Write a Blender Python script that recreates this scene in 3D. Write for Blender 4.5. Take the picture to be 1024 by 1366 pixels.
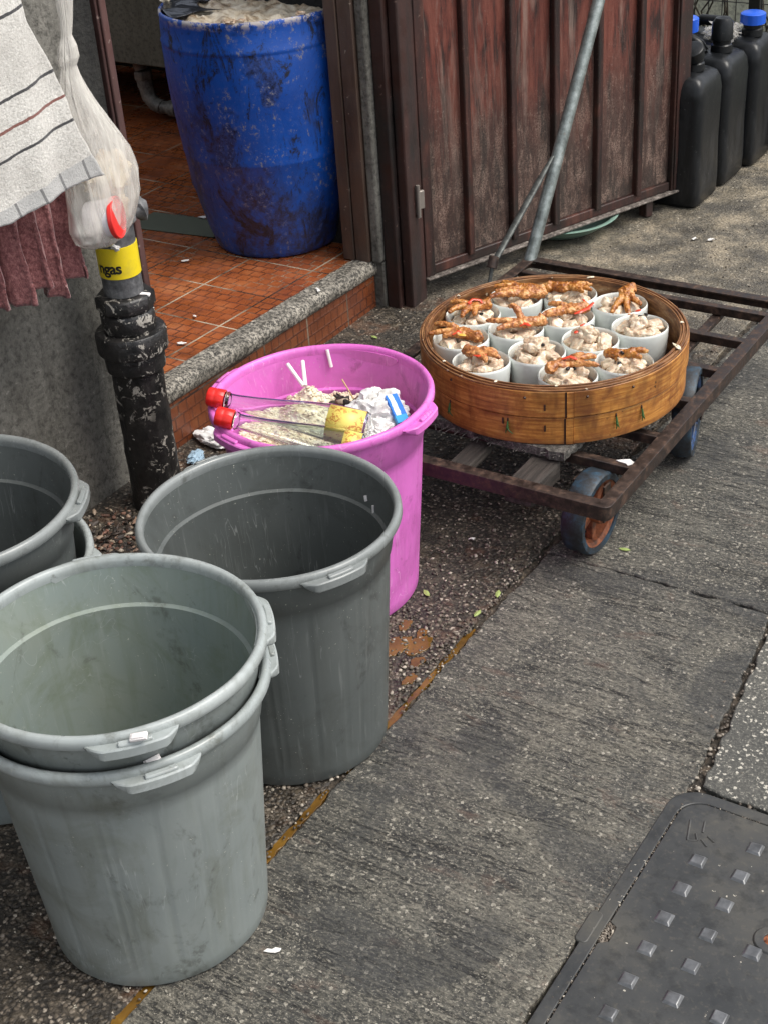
import bpy, bmesh, math, random
import numpy as np
from math import radians as R, sin, cos, pi
from mathutils import Vector, Matrix, noise as mn
for o in list(bpy.data.objects): bpy.data.objects.remove(o)
S = bpy.context.scene
C = S.collection
# ---------------------------------------------------------------- camera (x = across the lane, y = along the lane)
def make_camera():
    f, th, ro, h, ph = 1960.0, R(32.07), R(4.30), 1.798, R(34.23)
    F = np.array([0, cos(th), -sin(th)]); Rt = np.array([1, 0, 0.]); D = np.cross(F, Rt)
    ix = Rt*cos(ro)+D*sin(ro); iy = -Rt*sin(ro)+D*cos(ro)
    U = np.array([sin(ph), cos(ph), 0]); V = np.array([cos(ph), -sin(ph), 0])
    cv = lambda a: (float(a@V), float(a@U), float(a[2]))
    X, Y, Z = Vector(cv(ix)), Vector(cv(-iy)), Vector(cv(-F))
    m = Matrix((X, Y, Z)).transposed().to_4x4(); m.translation = (0, 0, h)
    cd = bpy.data.cameras.new('camera'); co = bpy.data.objects.new('camera', cd); C.objects.link(co)
    co.matrix_world = m; cd.sensor_fit = 'VERTICAL'; cd.sensor_height = 24; cd.lens = 24*f/1366
    cd.clip_end = 200; cd.clip_start = .05
    S.camera = co
make_camera()
# ---------------------------------------------------------------- sky, sun, exposure
W = bpy.data.worlds.new('World'); S.world = W; W.use_nodes = True
SUN_EL, SUN_AZ = R(58), R(70)          # azimuth counted from +y towards +x
nt = W.node_tree
sk = nt.nodes.new('ShaderNodeTexSky'); sk.sky_type = 'NISHITA'; sk.sun_disc = False
sk.sun_elevation = SUN_EL; sk.sun_rotation = SUN_AZ; sk.air_density = 1.0; sk.dust_density = 3.0; sk.ozone_density = .6
hs = nt.nodes.new('ShaderNodeHueSaturation'); hs.inputs['Saturation'].default_value = .35; nt.links.new(sk.outputs[0], hs.inputs['Color'])
nt.links.new(hs.outputs[0], nt.nodes['Background'].inputs[0]); nt.nodes['Background'].inputs[1].default_value = .15
sl = bpy.data.lights.new('sun', 'SUN'); sl.energy = 1.3; sl.angle = R(28); sl.color = (1, .95, .87)
so = bpy.data.objects.new('sun', sl); C.objects.link(so)
sd = Vector((sin(SUN_AZ)*cos(SUN_EL), cos(SUN_AZ)*cos(SUN_EL), sin(SUN_EL)))
so.rotation_euler = sd.to_track_quat('Z', 'Y').to_euler(); so.location = (0, 0, 8)
S.view_settings.view_transform = 'Standard'; S.view_settings.look = 'None'
S.view_settings.exposure = .78; S.view_settings.gamma = 1; S.view_settings.use_curve_mapping = False
S.cycles.use_denoising = True
S.cycles.max_bounces = 8; S.cycles.transparent_max_bounces = 12

# ---------------------------------------------------------------- node helpers
class NG:
    def __init__(s, name, rough=.6, col=(.5, .5, .5), metal=0, spec=.5):
        s.m = bpy.data.materials.new(name); s.m.use_nodes = True; s.t = s.m.node_tree
        s.b = s.t.nodes['Principled BSDF']; s.set('Base Color', col); s.set('Roughness', rough); s.set('Metallic', metal)
        s.set('Specular IOR Level', spec)
        s.tc = s.t.nodes.new('ShaderNodeTexCoord'); s.o = s.tc.outputs['Object']
    def put(s, sock, v):
        if isinstance(v, bpy.types.NodeSocket): s.t.links.new(v, sock)
        elif v is not None:
            if sock.type == 'RGBA' and not isinstance(v, (int, float)) and len(v) == 3: v = (*v, 1)
            elif sock.type == 'RGBA' and isinstance(v, (int, float)): v = (v, v, v, 1)
            sock.default_value = v
    def set(s, n, v): s.put(s.b.inputs[n], v)
    def map(s, sc=(1, 1, 1), loc=(0, 0, 0), rot=(0, 0, 0), v=None):
        n = s.t.nodes.new('ShaderNodeMapping'); s.put(n.inputs[0], v or s.o)
        n.inputs[1].default_value = loc; n.inputs[2].default_value = rot; n.inputs[3].default_value = sc
        return n.outputs[0]
    def noise(s, scale, detail=4, rough=.55, dist=0, v=None):
        n = s.t.nodes.new('ShaderNodeTexNoise'); s.put(n.inputs['Vector'], v or s.o)
        n.inputs['Scale'].default_value = scale; n.inputs['Detail'].default_value = detail
        n.inputs['Roughness'].default_value = rough; n.inputs['Distortion'].default_value = dist
        return n.outputs[0]
    def vor(s, scale, v=None, feature='F1', out='Distance', rnd=1):
        n = s.t.nodes.new('ShaderNodeTexVoronoi'); n.feature = feature; s.put(n.inputs['Vector'], v or s.o)
        n.inputs['Scale'].default_value = scale; n.inputs['Randomness'].default_value = rnd
        return n.outputs[out]
    def brick(s, w, h, mort, off=0, v=None, smooth=.1):
        n = s.t.nodes.new('ShaderNodeTexBrick'); s.put(n.inputs['Vector'], v or s.o); n.offset = off; n.squash = 1
        n.inputs['Scale'].default_value = 1; n.inputs['Mortar Size'].default_value = mort; n.inputs['Mortar Smooth'].default_value = smooth
        n.inputs['Brick Width'].default_value = w; n.inputs['Row Height'].default_value = h; n.inputs['Bias'].default_value = 0
        n.inputs['Color1'].default_value = (0, 0, 0, 1); n.inputs['Color2'].default_value = (1, 1, 1, 1); n.inputs['Mortar'].default_value = (0, 0, 0, 1)
        return n.outputs['Fac'], n.outputs['Color']
    def ramp(s, f, stops, interp='LINEAR'):
        n = s.t.nodes.new('ShaderNodeValToRGB'); s.put(n.inputs[0], f); cr = n.color_ramp; cr.interpolation = interp
        while len(cr.elements) < len(stops): cr.elements.new(.5)
        for e, (p, c) in zip(cr.elements, stops):
            e.position = p; e.color = (c, c, c, 1) if isinstance(c, (int, float)) else (*c, 1)
        return n.outputs[0]
    def mix(s, f, a, b, blend='MIX'):
        n = s.t.nodes.new('ShaderNodeMix'); n.data_type = 'RGBA'; n.blend_type = blend
        s.put(n.inputs[0], f); s.put(n.inputs[6], a); s.put(n.inputs[7], b); return n.outputs[2]
    def math(s, op, a, b=0, c=None):
        n = s.t.nodes.new('ShaderNodeMath'); n.operation = op; s.put(n.inputs[0], a); s.put(n.inputs[1], b)
        if c is not None: s.put(n.inputs[2], c)
        return n.outputs[0]
    def sep(s, v=None):
        n = s.t.nodes.new('ShaderNodeSeparateXYZ'); s.put(n.inputs[0], v or s.o); return n.outputs
    def comb(s, x=0, y=0, z=0):
        n = s.t.nodes.new('ShaderNodeCombineXYZ')
        for i, q in enumerate((x, y, z)): s.put(n.inputs[i], q)
        return n.outputs[0]
    def bump(s, h, strength=.5, dist=.002, nrm=None):
        n = s.t.nodes.new('ShaderNodeBump'); n.inputs['Strength'].default_value = strength
        n.inputs['Distance'].default_value = dist; s.put(n.inputs['Height'], h)
        if nrm is not None: s.t.links.new(nrm, n.inputs['Normal'])
        s.t.links.new(n.outputs[0], s.b.inputs['Normal']); return n.outputs[0]
M = {}
def flecks(n, scale, size, frac, v=None):
    """small scattered chips: cells of a voronoi whose random value passes frac"""
    w = n.t.nodes.new('ShaderNodeTexNoise'); w.inputs['Scale'].default_value = scale*2.2; w.inputs['Detail'].default_value = 2; n.put(w.inputs['Vector'], v or n.o)
    a = n.t.nodes.new('ShaderNodeVectorMath'); a.operation = 'MULTIPLY_ADD'; n.put(a.inputs[0], w.outputs[1]); a.inputs[1].default_value = (1.1/scale,)*3; n.put(a.inputs[2], v or n.o); v = a.outputs[0]
    d = n.vor(scale, v); c = n.vor(scale, v, out='Color')
    a = n.math('LESS_THAN', d, size); r = n.math('GREATER_THAN', n.sep(c)[0], 1-frac)
    return n.math('MULTIPLY', a, r)

def mats():
    # lane concrete with brushed transverse grooves
    n = NG('lane_concrete', .72)
    big = n.noise(1.9, 5, .62); mid = n.noise(11, 6, .7); fine = n.noise(1, 4, .78, .3, n.map((95, 170, 120))); f2 = n.noise(240, 2, .7)
    streak = n.noise(1, 7, .74, .9, n.map((6, 34, 7))); streak2 = n.noise(1, 5, .8, .5, n.map((40, 125, 40), (3, 1, 0)))
    c = n.ramp(big, [(.34, (.078, .076, .066)), (.5, (.135, .128, .106)), (.66, (.215, .198, .156))])
    c = n.mix(n.ramp(mid, [(.38, .8), (.52, 0)]), c, (.052, .052, .049))
    c = n.mix(n.ramp(mid, [(.56, 0), (.74, .6)]), c, (.19, .175, .14))
    c = n.mix(n.ramp(streak, [(.38, .75), (.46, 0)]), c, (.036, .035, .032))
    c = n.mix(n.ramp(streak, [(.54, 0), (.64, .4)]), c, (.21, .195, .155))
    c = n.mix(n.ramp(streak2, [(.38, .9), (.47, 0)]), c, (.030, .029, .027)); c = n.mix(n.ramp(streak2, [(.56, 0), (.64, .55)]), c, (.27, .245, .195))
    cr = n.noise(1, 4, .6, .6, n.map((2.2, 17, 3), (8, 3, 0))); cr = n.math('ABSOLUTE', n.math('SUBTRACT', cr, .5)); crm = n.math('MULTIPLY', n.ramp(cr, [(.006, 1), (.022, 0)]), n.ramp(n.noise(5, 4, .7, 0, n.map(loc=(1, 7, 0))), [(.46, 0), (.54, 1)]))
    c = n.mix(n.math('MULTIPLY', crm, .85), c, (.020, .019, .018))
    c = n.mix(n.ramp(fine, [(.38, .75), (.5, 0)]), c, (.026, .026, .025))
    c = n.mix(n.ramp(fine, [(.53, 0), (.62, .8)]), c, (.30, .275, .22))
    c = n.mix(n.ramp(f2, [(.60, 0), (.66, .85)]), c, (.46, .42, .34))
    c = n.mix(n.math('MULTIPLY', flecks(n, 95, .30, .20), .85), c, (.50, .46, .38))
    c = n.mix(n.ramp(n.noise(6, 5, .7, .5, n.map((1, 2.2, 1), (5, 5, 0))), [(.60, 0), (.70, .35)]), c, (.20, .11, .075))
    c = n.mix(n.ramp(n.noise(3.4, 6, .65, .6, n.map(loc=(4, 9, 0))), [(.50, 0), (.60, .55)]), c, (.052, .053, .053))
    n.set('Base Color', c)
    n.set('Roughness', n.ramp(n.noise(5, 4), [(.35, .5), (.65, .85)]))
    b = n.bump(n.math('SUBTRACT', 1, crm), 1, .006); b = n.bump(streak, 1, .014, b); b = n.bump(streak2, 1, .006, b); b = n.bump(fine, .9, .003, b); n.bump(mid, .6, .012, b)
    M['lane'] = n.m
    # exposed aggregate gutter strip, damp and dirty
    n = NG('gutter_aggregate', .5)
    wv = n.t.nodes.new('ShaderNodeTexNoise'); wv.inputs['Scale'].default_value = 95; wv.inputs['Detail'].default_value = 3; n.put(wv.inputs['Vector'], n.o)
    va = n.t.nodes.new('ShaderNodeVectorMath'); va.operation = 'MULTIPLY_ADD'; n.put(va.inputs[0], wv.outputs[1]); va.inputs[1].default_value = (.011,)*3; n.put(va.inputs[2], n.o); wv = va.outputs[0]
    v = n.vor(125, wv, out='Color'); d = n.vor(125, wv); big = n.noise(3.2, 5, .6); mid = n.noise(26, 5, .7)
    st = n.ramp(n.sep(v)[0], [(0, (.028, .023, .018)), (.4, (.085, .070, .052)), (.75, (.17, .135, .10)), (1, (.42, .36, .29))])
    c = n.mix(n.ramp(d, [(.25, 0), (.6, 1)]), st, (.020, .016, .012))
    c = n.mix(n.ramp(big, [(.36, .75), (.6, 0)]), c, (.026, .023, .018))
    c = n.mix(n.ramp(mid, [(.5, 0), (.70, .6)]), c, (.15, .12, .085))
    c = n.mix(n.ramp(n.noise(5.3, 4, .7, 0, n.map(loc=(3, 1, 0))), [(.56, 0), (.68, .5)]), c, (.18, .085, .045))
    # towards the yard behind the door the strip turns into pale sandy cement
    xyz = n.sep(); fy = n.math('ADD', xyz[1], n.math('MULTIPLY', n.math('SUBTRACT', mid, .5), 1.2))
    far = n.ramp(n.math('DIVIDE', fy, 6), [(.55, 0), (.63, 1)])
    sand = n.ramp(n.noise(7, 6, .7), [(.38, (.055, .050, .042)), (.49, (.13, .115, .088)), (.62, (.31, .26, .185))])
    sand = n.mix(n.ramp(n.noise(130, 3, .7), [(.38, .75), (.52, 0)]), sand, (.05, .045, .035))
    sand = n.mix(n.ramp(n.noise(220, 3, .7), [(.58, 0), (.68, .7)]), sand, (.45, .38, .28))
    c = n.mix(far, c, sand)
    c = n.mix(n.math('MULTIPLY', flecks(n, 85, .25, .12), .8), c, (.5, .45, .36))
    n.set('Base Color', c)
    n.set('Roughness', n.ramp(n.noise(9, 4), [(.35, .3), (.65, .8)]))
    b = n.bump(n.math('SUBTRACT', 1, d), .8, .0035); b = n.bump(mid, .8, .010, b); n.bump(n.noise(240, 3, .7), .7, .002, b)
    M['gutter'] = n.m
    # right slab: smoother, many pale chips
    n = NG('speckled_concrete', .75)
    big = n.noise(3, 5, .6); fine = n.noise(200, 3, .75)
    c = n.ramp(big, [(.3, (.055, .055, .050)), (.7, (.11, .106, .09))])
    c = n.mix(n.ramp(fine, [(.4, .7), (.52, 0)]), c, (.035, .035, .032))
    c = n.mix(n.ramp(fine, [(.57, 0), (.68, .8)]), c, (.33, .31, .26))
    c = n.mix(n.math('MULTIPLY', flecks(n, 110, .36, .28), .9), c, (.48, .45, .38))
    n.set('Base Color', c); b = n.bump(fine, .7, .003); n.bump(n.noise(30, 4), .5, .006, b); M['slab'] = n.m
    n = NG('dirt', .9); c = n.ramp(n.noise(60, 5, .7), [(.35, (.02, .017, .013)), (.55, (.07, .055, .04)), (.75, (.22, .17, .12))]); n.set('Base Color', c)
    n.bump(n.noise(120, 4, .7), 1, .006); M['dirt'] = n.m
    n = NG('brown_liquid', .06, spec=.6); c = n.ramp(n.noise(14, 4, .6), [(.3, (.06, .030, .006)), (.6, (.17, .088, .015)), (.8, (.30, .19, .05))]); n.set('Base Color', c)
    n.bump(n.noise(30, 2), .2, .002); M['liquid'] = n.m
    # granite nosing
    n = NG('granite', .6); c = n.ramp(n.noise(105, 3, .85), [(.40, (.022, .02, .017)), (.48, (.13, .12, .10)), (.58, (.46, .42, .35))])
    c = n.mix(n.ramp(n.noise(12, 4), [(.4, .5), (.65, 0)]), c, (.045, .04, .03)); n.set('Base Color', c); n.bump(n.noise(120, 4, .8), .9, .004); M['granite'] = n.m
    # red ribbed floor tiles, wet
    def tile(name, vec, px, py, sx, sy):
        n = NG(name, .25); v = n.map((1, 1, 1), (sx, sy, 0), v=vec(n) if vec else None)
        g, col = n.brick(px, py, .003, 0, v); sub, _ = n.brick(px/6, py/6, .0034, .5, v, .6)
        c = n.ramp(n.noise(8, 5, .6), [(.3, (.16, .044, .014)), (.55, (.33, .094, .028)), (.75, (.45, .17, .065))])
        c = n.mix(n.math('MULTIPLY', n.sep(col)[0], .35), c, (.17, .035, .012))
        c = n.mix(n.math('MULTIPLY', sub, n.ramp(n.noise(6, 4, .6), [(.35, .35), (.6, 1)])), c, (.085, .028, .014))
        # scum dried into the ribs on some tiles
        scum = n.ramp(n.noise(4.2, 5, .65, .4), [(.56, 0), (.62, .75)])
        c = n.mix(n.math('MULTIPLY', n.math('MULTIPLY', n.math('MULTIPLY', scum, sub), n.ramp(n.noise(48, 3, .7), [(.42, .05), (.6, 1)])), .7), c, (.46, .34, .23))
        c = n.mix(n.ramp(n.noise(55, 5, .7), [(.60, 0), (.72, .6)]), c, (.09, .035, .018))
        gc = n.ramp(n.noise(5, 3), [(.42, (.035, .026, .02)), (.6, (.45, .38, .28))])
        c = n.mix(g, c, gc)
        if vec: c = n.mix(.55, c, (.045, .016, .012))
        n.set('Base Color', c); n.set('Roughness', n.ramp(n.noise(11, 4), [(.35, .10), (.65, .5)]))
        b = n.bump(n.math('SUBTRACT', 1, g), .8, .003); b = n.bump(sub, .5, .0015, b); n.bump(n.noise(40, 4), .25, .002, b)
        return n.m
    M['tile'] = tile('red_floor_tile', None, .225, .22, .2 + 2.366 - .2, -2.765 + .22*12)
    def rv(n): q = n.sep(); return n.comb(q[1], q[2], 0)
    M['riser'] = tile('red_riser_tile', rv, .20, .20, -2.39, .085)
    M['green'] = NG('green_mat', .5, (.075, .085, .055)).m
    # rendered wall, grimy
    def wall(name, cols, bs=1):
        n = NG(name, .85); a = n.noise(3, 6, .65, 0, n.map((1, 1, .6))); f = n.noise(60, 5, .75)
        c = n.ramp(a, [(.3, cols[0]), (.5, cols[1]), (.72, cols[2])])
        c = n.mix(n.ramp(f, [(.36, .7), (.52, 0)]), c, tuple(x*.35 for x in cols[0]))
        c = n.mix(n.ramp(f, [(.6, 0), (.75, .5)]), c, tuple(min(1, x*1.7) for x in cols[2]))
        c = n.mix(n.ramp(n.noise(1, 4, .7, .4, n.map((22, 22, 3))), [(.5, 0), (.7, .5)]), c, tuple(x*.5 for x in cols[0]))
        n.set('Base Color', c); b = n.bump(f, .8*bs, .006); n.bump(n.noise(9, 4), .6*bs, .02, b); return n.m
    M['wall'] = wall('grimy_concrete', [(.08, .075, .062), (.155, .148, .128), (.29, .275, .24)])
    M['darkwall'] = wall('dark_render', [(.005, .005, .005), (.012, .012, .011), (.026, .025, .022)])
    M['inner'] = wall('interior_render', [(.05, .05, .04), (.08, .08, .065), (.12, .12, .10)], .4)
    M['pale'] = wall('pale_wall', [(.70, .72, .58), (.78, .80, .64), (.85, .86, .74)], .3)
    def paint(name, base, dark, lite, rough=.45, v=(14, 14, 2.5)):
        n = NG(name, rough); a = n.noise(1, 5, .6, .3, n.map(v)); f = n.noise(180, 4, .7)
        c = n.ramp(a, [(.35, dark), (.6, base)]); c = n.mix(flecks(n, 45, .16, .22), c, lite)
        c = n.mix(n.ramp(f, [(.62, 0), (.76, .5)]), c, lite)
        n.set('Base Color', c); n.set('Roughness', n.ramp(n.noise(20), [(.35, rough-.12), (.65, rough+.2)]))
        b = n.bump(f, .3, .0012); n.bump(a, .3, .004, b); return n.m
    M['brown'] = paint('brown_post_paint', (.105, .068, .05), (.05, .033, .026), (.25, .2, .16))
    M['maroonpost'] = paint('maroon_post_paint', (.095, .045, .040), (.045, .022, .02), (.22, .16, .14))
    M['oldjamb'] = paint('old_red_jamb', (.04, .014, .010), (.012, .009, .008), (.10, .06, .05), .6)
    # door panels: red-brown paint, mouldy grey in the lower half
    n = NG('door_panel', .55); q = n.sep(); big = n.noise(5, 6, .65); st = n.noise(1, 6, .7, .6, n.map((26, 26, 3.2))); fine = n.noise(95, 6, .8)
    red = n.ramp(st, [(.38, (.020, .008, .006)), (.5, (.115, .026, .016)), (.62, (.17, .050, .032))])
    red = n.mix(n.ramp(n.noise(1, 5, .7, .5, n.map((18, 18, 1.5), (4, 2, 0))), [(.52, 0), (.66, .75)]), red, (.26, .18, .145))
    zz = n.math('ADD', q[2], n.math('MULTIPLY', n.math('SUBTRACT', big, .5), .55))
    mould = n.ramp(zz, [(.10, .95), (.30, .85), (.48, .6), (.66, 0)])
    mc = n.ramp(fine, [(.33, (.010, .009, .007)), (.47, (.042, .022, .016)), (.58, (.085, .050, .037)), (.68, (.27, .21, .17))])
    fine2 = n.noise(190, 5, .8); low = n.ramp(n.math('ADD', zz, n.math('MULTIPLY', n.math('SUBTRACT', fine, .5), .3)), [(.16, 1), (.3, 0)])
    mc = n.mix(n.math('MULTIPLY', n.ramp(fine2, [(.44, 0), (.54, .9)]), n.ramp(n.noise(9, 5, .7), [(.40, .15), (.58, 1)])), mc, (.23, .165, .13)); mc = n.mix(n.ramp(n.noise(1, 5, .7, .5, n.map((40, 40, 9), (2, 2, 2))), [(.46, .75), (.56, 0)]), mc, (.016, .012, .010))
    c = n.mix(mould, red, mc); c = n.mix(n.ramp(fine, [(.62, 0), (.72, .7)]), c, (.3, .24, .2))
    n.set('Base Color', c); n.set('Roughness', n.ramp(fine, [(.35, .4), (.65, .8)]))
    b = n.bump(fine, .5, .002); n.bump(st, .4, .003, b); M['door'] = n.m
    n = NG('door_frame_paint', .5); a = n.noise(1, 6, .65, .4, n.map((20, 20, 3))); fine = n.noise(130, 5, .75)
    c = n.ramp(a, [(.38, (.014, .008, .007)), (.55, (.045, .016, .012)), (.72, (.12, .045, .03))]); c = n.mix(n.ramp(fine, [(.6, 0), (.7, .55)]), c, (.25, .18, .14))
    c = n.mix(n.ramp(n.noise(9), [(.5, 0), (.6, .6)]), c, (.02, .015, .012))
    n.set('Base Color', c); n.bump(fine, .4, .0015); M['doorframe'] = n.m
    n = NG('grimy_ledge', .8); c = n.ramp(n.noise(70, 5, .75), [(.35, (.03, .025, .02)), (.5, (.12, .1, .085)), (.68, (.36, .32, .28))]); n.set('Base Color', c); n.bump(n.noise(90, 4), .7, .003); M['ledge'] = n.m
    n = NG('galvanised_steel', .42, metal=.55); c = n.ramp(n.noise(22, 5, .7), [(.3, (.08, .09, .085)), (.5, (.19, .215, .205)), (.7, (.34, .37, .355))]); c = n.mix(n.ramp(n.noise(70, 4, .7), [(.6, 0), (.7, .5)]), c, (.1, .08, .06)); n.set('Base Color', c); n.bump(n.noise(60, 4), .3, .001); M['galv'] = n.m
    n = NG('dark_worn_steel', .5, metal=.4); c = n.ramp(n.noise(50, 5, .7), [(.35, (.03, .032, .03)), (.6, (.085, .092, .086)), (.75, (.17, .18, .17))]); n.set('Base Color', c); M['oldsteel'] = n.m
    # plastics of the bins
    def binm(name, a, b_, dirt, dk, sc=(1, 1, 1), rough=.38, marks=1.0):
        n = NG(name, rough); oi = n.t.nodes.new('ShaderNodeObjectInfo'); va = n.t.nodes.new('ShaderNodeVectorMath'); va.operation = 'ADD'; n.put(va.inputs[0], n.o); n.put(va.inputs[1], n.comb(n.math('MULTIPLY', oi.outputs['Random'], 37), n.math('MULTIPLY', oi.outputs['Random'], 91), 0)); n.o = va.outputs[0]
        big = n.noise(4, 5, .6); st = n.noise(1, 5, .65, .5, n.map((30, 30, 3)))
        c = n.mix(n.ramp(big, [(.3, 0), (.7, 1)]), a, b_)
        c = n.mix(n.ramp(st, [(.5, 0), (.75, .35*marks)]), c, dirt)
        c = n.mix(n.ramp(n.noise(6, 6, .7, 1.0), [(.50, 0), (.72, .7*marks)]), c, dirt)
        c = n.mix(n.math('MULTIPLY', n.ramp(n.noise(23, 4, .7), [(.62, 0), (.70, .55)]), n.ramp(n.noise(3, 3), [(.4, 0), (.6, 1)])), c, dk)
        sm = n.noise(1, 5, .7, 1.2, n.map((9, 9, 5), (2, 9, 4))); c = n.mix(n.math('MULTIPLY', n.ramp(sm, [(.56, 0), (.64, .5)]), n.ramp(n.noise(60, 3, .7), [(.4, 0), (.6, 1)])), c, dk); c = n.mix(n.ramp(n.noise(1, 4, .6, .2, n.map((120, 120, 4), (1, 1, 8))), [(.60, 0), (.74, .14*marks)]), c, sc if sc != (1, 1, 1) else (.42, .44, .42))
        # hairline scuffs: thin bands of distorted noise
        w = n.noise(9, 2, .5, 2.0, n.map((1, 1, .8), (7, 3, 1))); w = n.math('ABSOLUTE', n.math('SUBTRACT', w, .5))
        sc_ = n.math('MULTIPLY', n.math('LESS_THAN', w, .0022), n.ramp(n.noise(5, 3, .6, 0, n.map(loc=(9, 9, 2))), [(.55, 0), (.62, 1)]))
        w2 = n.noise(1, 2, .5, .3, n.map((55, 55, 3), (1, 8, 1))); w2 = n.math('ABSOLUTE', n.math('SUBTRACT', w2, .5))
        s2 = n.math('MULTIPLY', n.math('LESS_THAN', w2, .006), n.ramp(n.noise(7, 3, .6, 0, n.map(loc=(2, 5, 2))), [(.56, 0), (.64, 1)]))
        sc_ = n.math('MAXIMUM', sc_, s2) if marks > 1.2 else s2
        c = n.mix(n.math('MULTIPLY', sc_, .26*marks), c, sc if sc != (1, 1, 1) else (.5, .52, .5))
        gr = n.noise(210, 2, .6); c = n.mix(n.math('MULTIPLY', n.ramp(gr, [(.70, 0), (.73, .8)]), n.ramp(n.noise(7, 2), [(.45, 0), (.6, 1)])), c, (.5, .5, .42))
        n.set('Base Color', c); n.set('Roughness', n.ramp(n.noise(14, 4), [(.3, rough-.08), (.7, rough+.14)]))
        b = n.bump(n.noise(45, 3, .6), .12, .001); n.bump(st, .2, .0012, b); return n.m
    M['bin_light'] = binm('light_grey_plastic', (.19, .215, .207), (.245, .268, .255), (.125, .135, .105), (.045, .045, .035))
    M['bin_light_in'] = binm('light_grey_plastic_inner', (.20, .245, .235), (.235, .265, .225), (.14, .17, .11), (.06, .06, .045), marks=1.3)
    M['bin_dark'] = binm('dark_grey_plastic', (.080, .090, .087), (.105, .115, .110), (.06, .064, .058), (.03, .03, .028))
    M['bin_rim'] = binm('grey_plastic_rim', (.27, .30, .295), (.38, .41, .40), (.14, .15, .13), (.08, .08, .06), marks=1, rough=.28)
    M['bin_rim_d'] = binm('dark_grey_plastic_rim', (.17, .185, .18), (.24, .255, .25), (.1, .11, .1), (.06, .06, .05), marks=1, rough=.28)
    M['pink'] = binm('pink_plastic', (.62, .125, .48), (.70, .19, .57), (.52, .12, .40), (.25, .05, .16), sc=(.95, .62, .86), rough=.36, marks=1.6)
    n = NG('wood_scorched_bamboo', .5); q = n.sep(); an = n.math('ARCTAN2', q[1], q[0])
    g1 = n.noise(1, 5, .65, .3, n.comb(n.math('MULTIPLY', an, 3), n.math('MULTIPLY', q[2], 160), 0)); g2 = n.noise(1, 5, .7, .4, n.comb(n.math('MULTIPLY', an, 7), n.math('MULTIPLY', q[2], 22), 3))
    c = n.ramp(g1, [(.3, (.21, .070, .013)), (.5, (.46, .19, .038)), (.7, (.64, .33, .085))])
    c = n.mix(n.ramp(g2, [(.45, 0), (.7, .85)]), c, (.20, .055, .010))
    bl = n.noise(1, 3, .6, .2, n.comb(n.math('MULTIPLY', an, 4.2), n.math('MULTIPLY', q[2], 5), 7)); c = n.mix(n.ramp(bl, [(.50, 0), (.66, .7)]), c, (.11, .034, .009)); b3 = n.noise(1, 4, .7, .5, n.comb(n.math('MULTIPLY', an, 16), n.math('MULTIPLY', q[2], 9), 1)); c = n.mix(n.ramp(b3, [(.56, 0), (.72, .4)]), c, (.15, .05, .012)); ed = n.ramp(n.math('ADD', q[2], n.math('MULTIPLY', b3, .012)), [(.004, .8), (.022, 0)]); c = n.mix(ed, c, (.12, .04, .012))
    c = n.mix(n.math('MULTIPLY', flecks(n, 50, .17, .08), .8), c, (.05, .018, .006))
    n.set('Base Color', c); n.set('Roughness', n.ramp(g2, [(.3, .3), (.7, .6)])); b = n.bump(g1, .3, .0012); n.bump(g2, .2, .003, b); M['bamboo'] = n.m
    n = NG('bamboo_rim', .5); q = n.sep(); an = n.math('ARCTAN2', q[1], q[0]); rr = n.math('SQRT', n.math('ADD', n.math('MULTIPLY', q[0], q[0]), n.math('MULTIPLY', q[1], q[1])))
    g1 = n.noise(1, 5, .7, .3, n.comb(n.math('MULTIPLY', an, 5), n.math('MULTIPLY', rr, 420), n.math('MULTIPLY', q[2], 60)))
    c = n.ramp(g1, [(.32, (.045, .018, .007)), (.48, (.19, .075, .024)), (.6, (.34, .17, .065)), (.74, (.52, .38, .23))])
    c = n.mix(n.ramp(n.noise(9, 5, .7), [(.45, 0), (.68, .65)]), c, (.07, .024, .009)); c = n.mix(n.math('MULTIPLY', flecks(n, 75, .22, .10), .85), c, (.55, .45, .32))
    n.set('Base Color', c); n.bump(g1, .6, .002); M['bamboo_rim'] = n.m
    M['bamboo_dark'] = NG('wet_dark_bamboo', .5, (.045, .018, .009)).m
    n = NG('white_porcelain', .16, spec=.6); c = n.mix(n.ramp(n.noise(25, 4), [(.45, 0), (.7, .35)]), (.74, .77, .73), (.62, .62, .54)); c = n.mix(n.math('MULTIPLY', flecks(n, 90, .15, .04), .8), c, (.3, .18, .08)); n.set('Base Color', c); n.set('Coat Weight', .3); M['porcelain'] = n.m
    def food(name, stops, sc, rough, sss=0, ssc=(1, .5, .3)):
        n = NG(name, rough, spec=.6); f = n.noise(sc, 5, .7); c = n.ramp(f, stops)
        oi = n.t.nodes.new('ShaderNodeObjectInfo'); 
        hs = n.t.nodes.new('ShaderNodeHueSaturation'); n.put(hs.inputs['Color'], c); n.put(hs.inputs['Value'], n.math('MULTIPLY_ADD', oi.outputs['Random'], .35, .80)); n.put(hs.inputs['Saturation'], n.math('MULTIPLY_ADD', oi.outputs['Random'], -.12, 1.10))
        n.set('Base Color', hs.outputs[0]); b = n.bump(n.noise(sc*4, 4, .7), .5, .0015); n.bump(n.vor(sc*3), .4, .001, b)
        n.set('Coat Weight', .18); n.set('Coat Roughness', .25)
        if sss: n.set('Subsurface Weight', sss); n.b.inputs['Subsurface Radius'].default_value = ssc; n.b.inputs['Subsurface Scale'].default_value = .004
        return n.m
    M['foot'] = food('braised_skin', [(.34, (.14, .038, .011)), (.46, (.34, .115, .028)), (.56, (.54, .235, .068)), (.7, (.68, .42, .18))], 60, .42)
    M['pork'] = food('steamed_pork', [(.28, (.44, .25, .16)), (.45, (.62, .47, .33)), (.62, (.74, .64, .49)), (.8, (.78, .70, .52))], 55, .28, .15)
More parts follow.
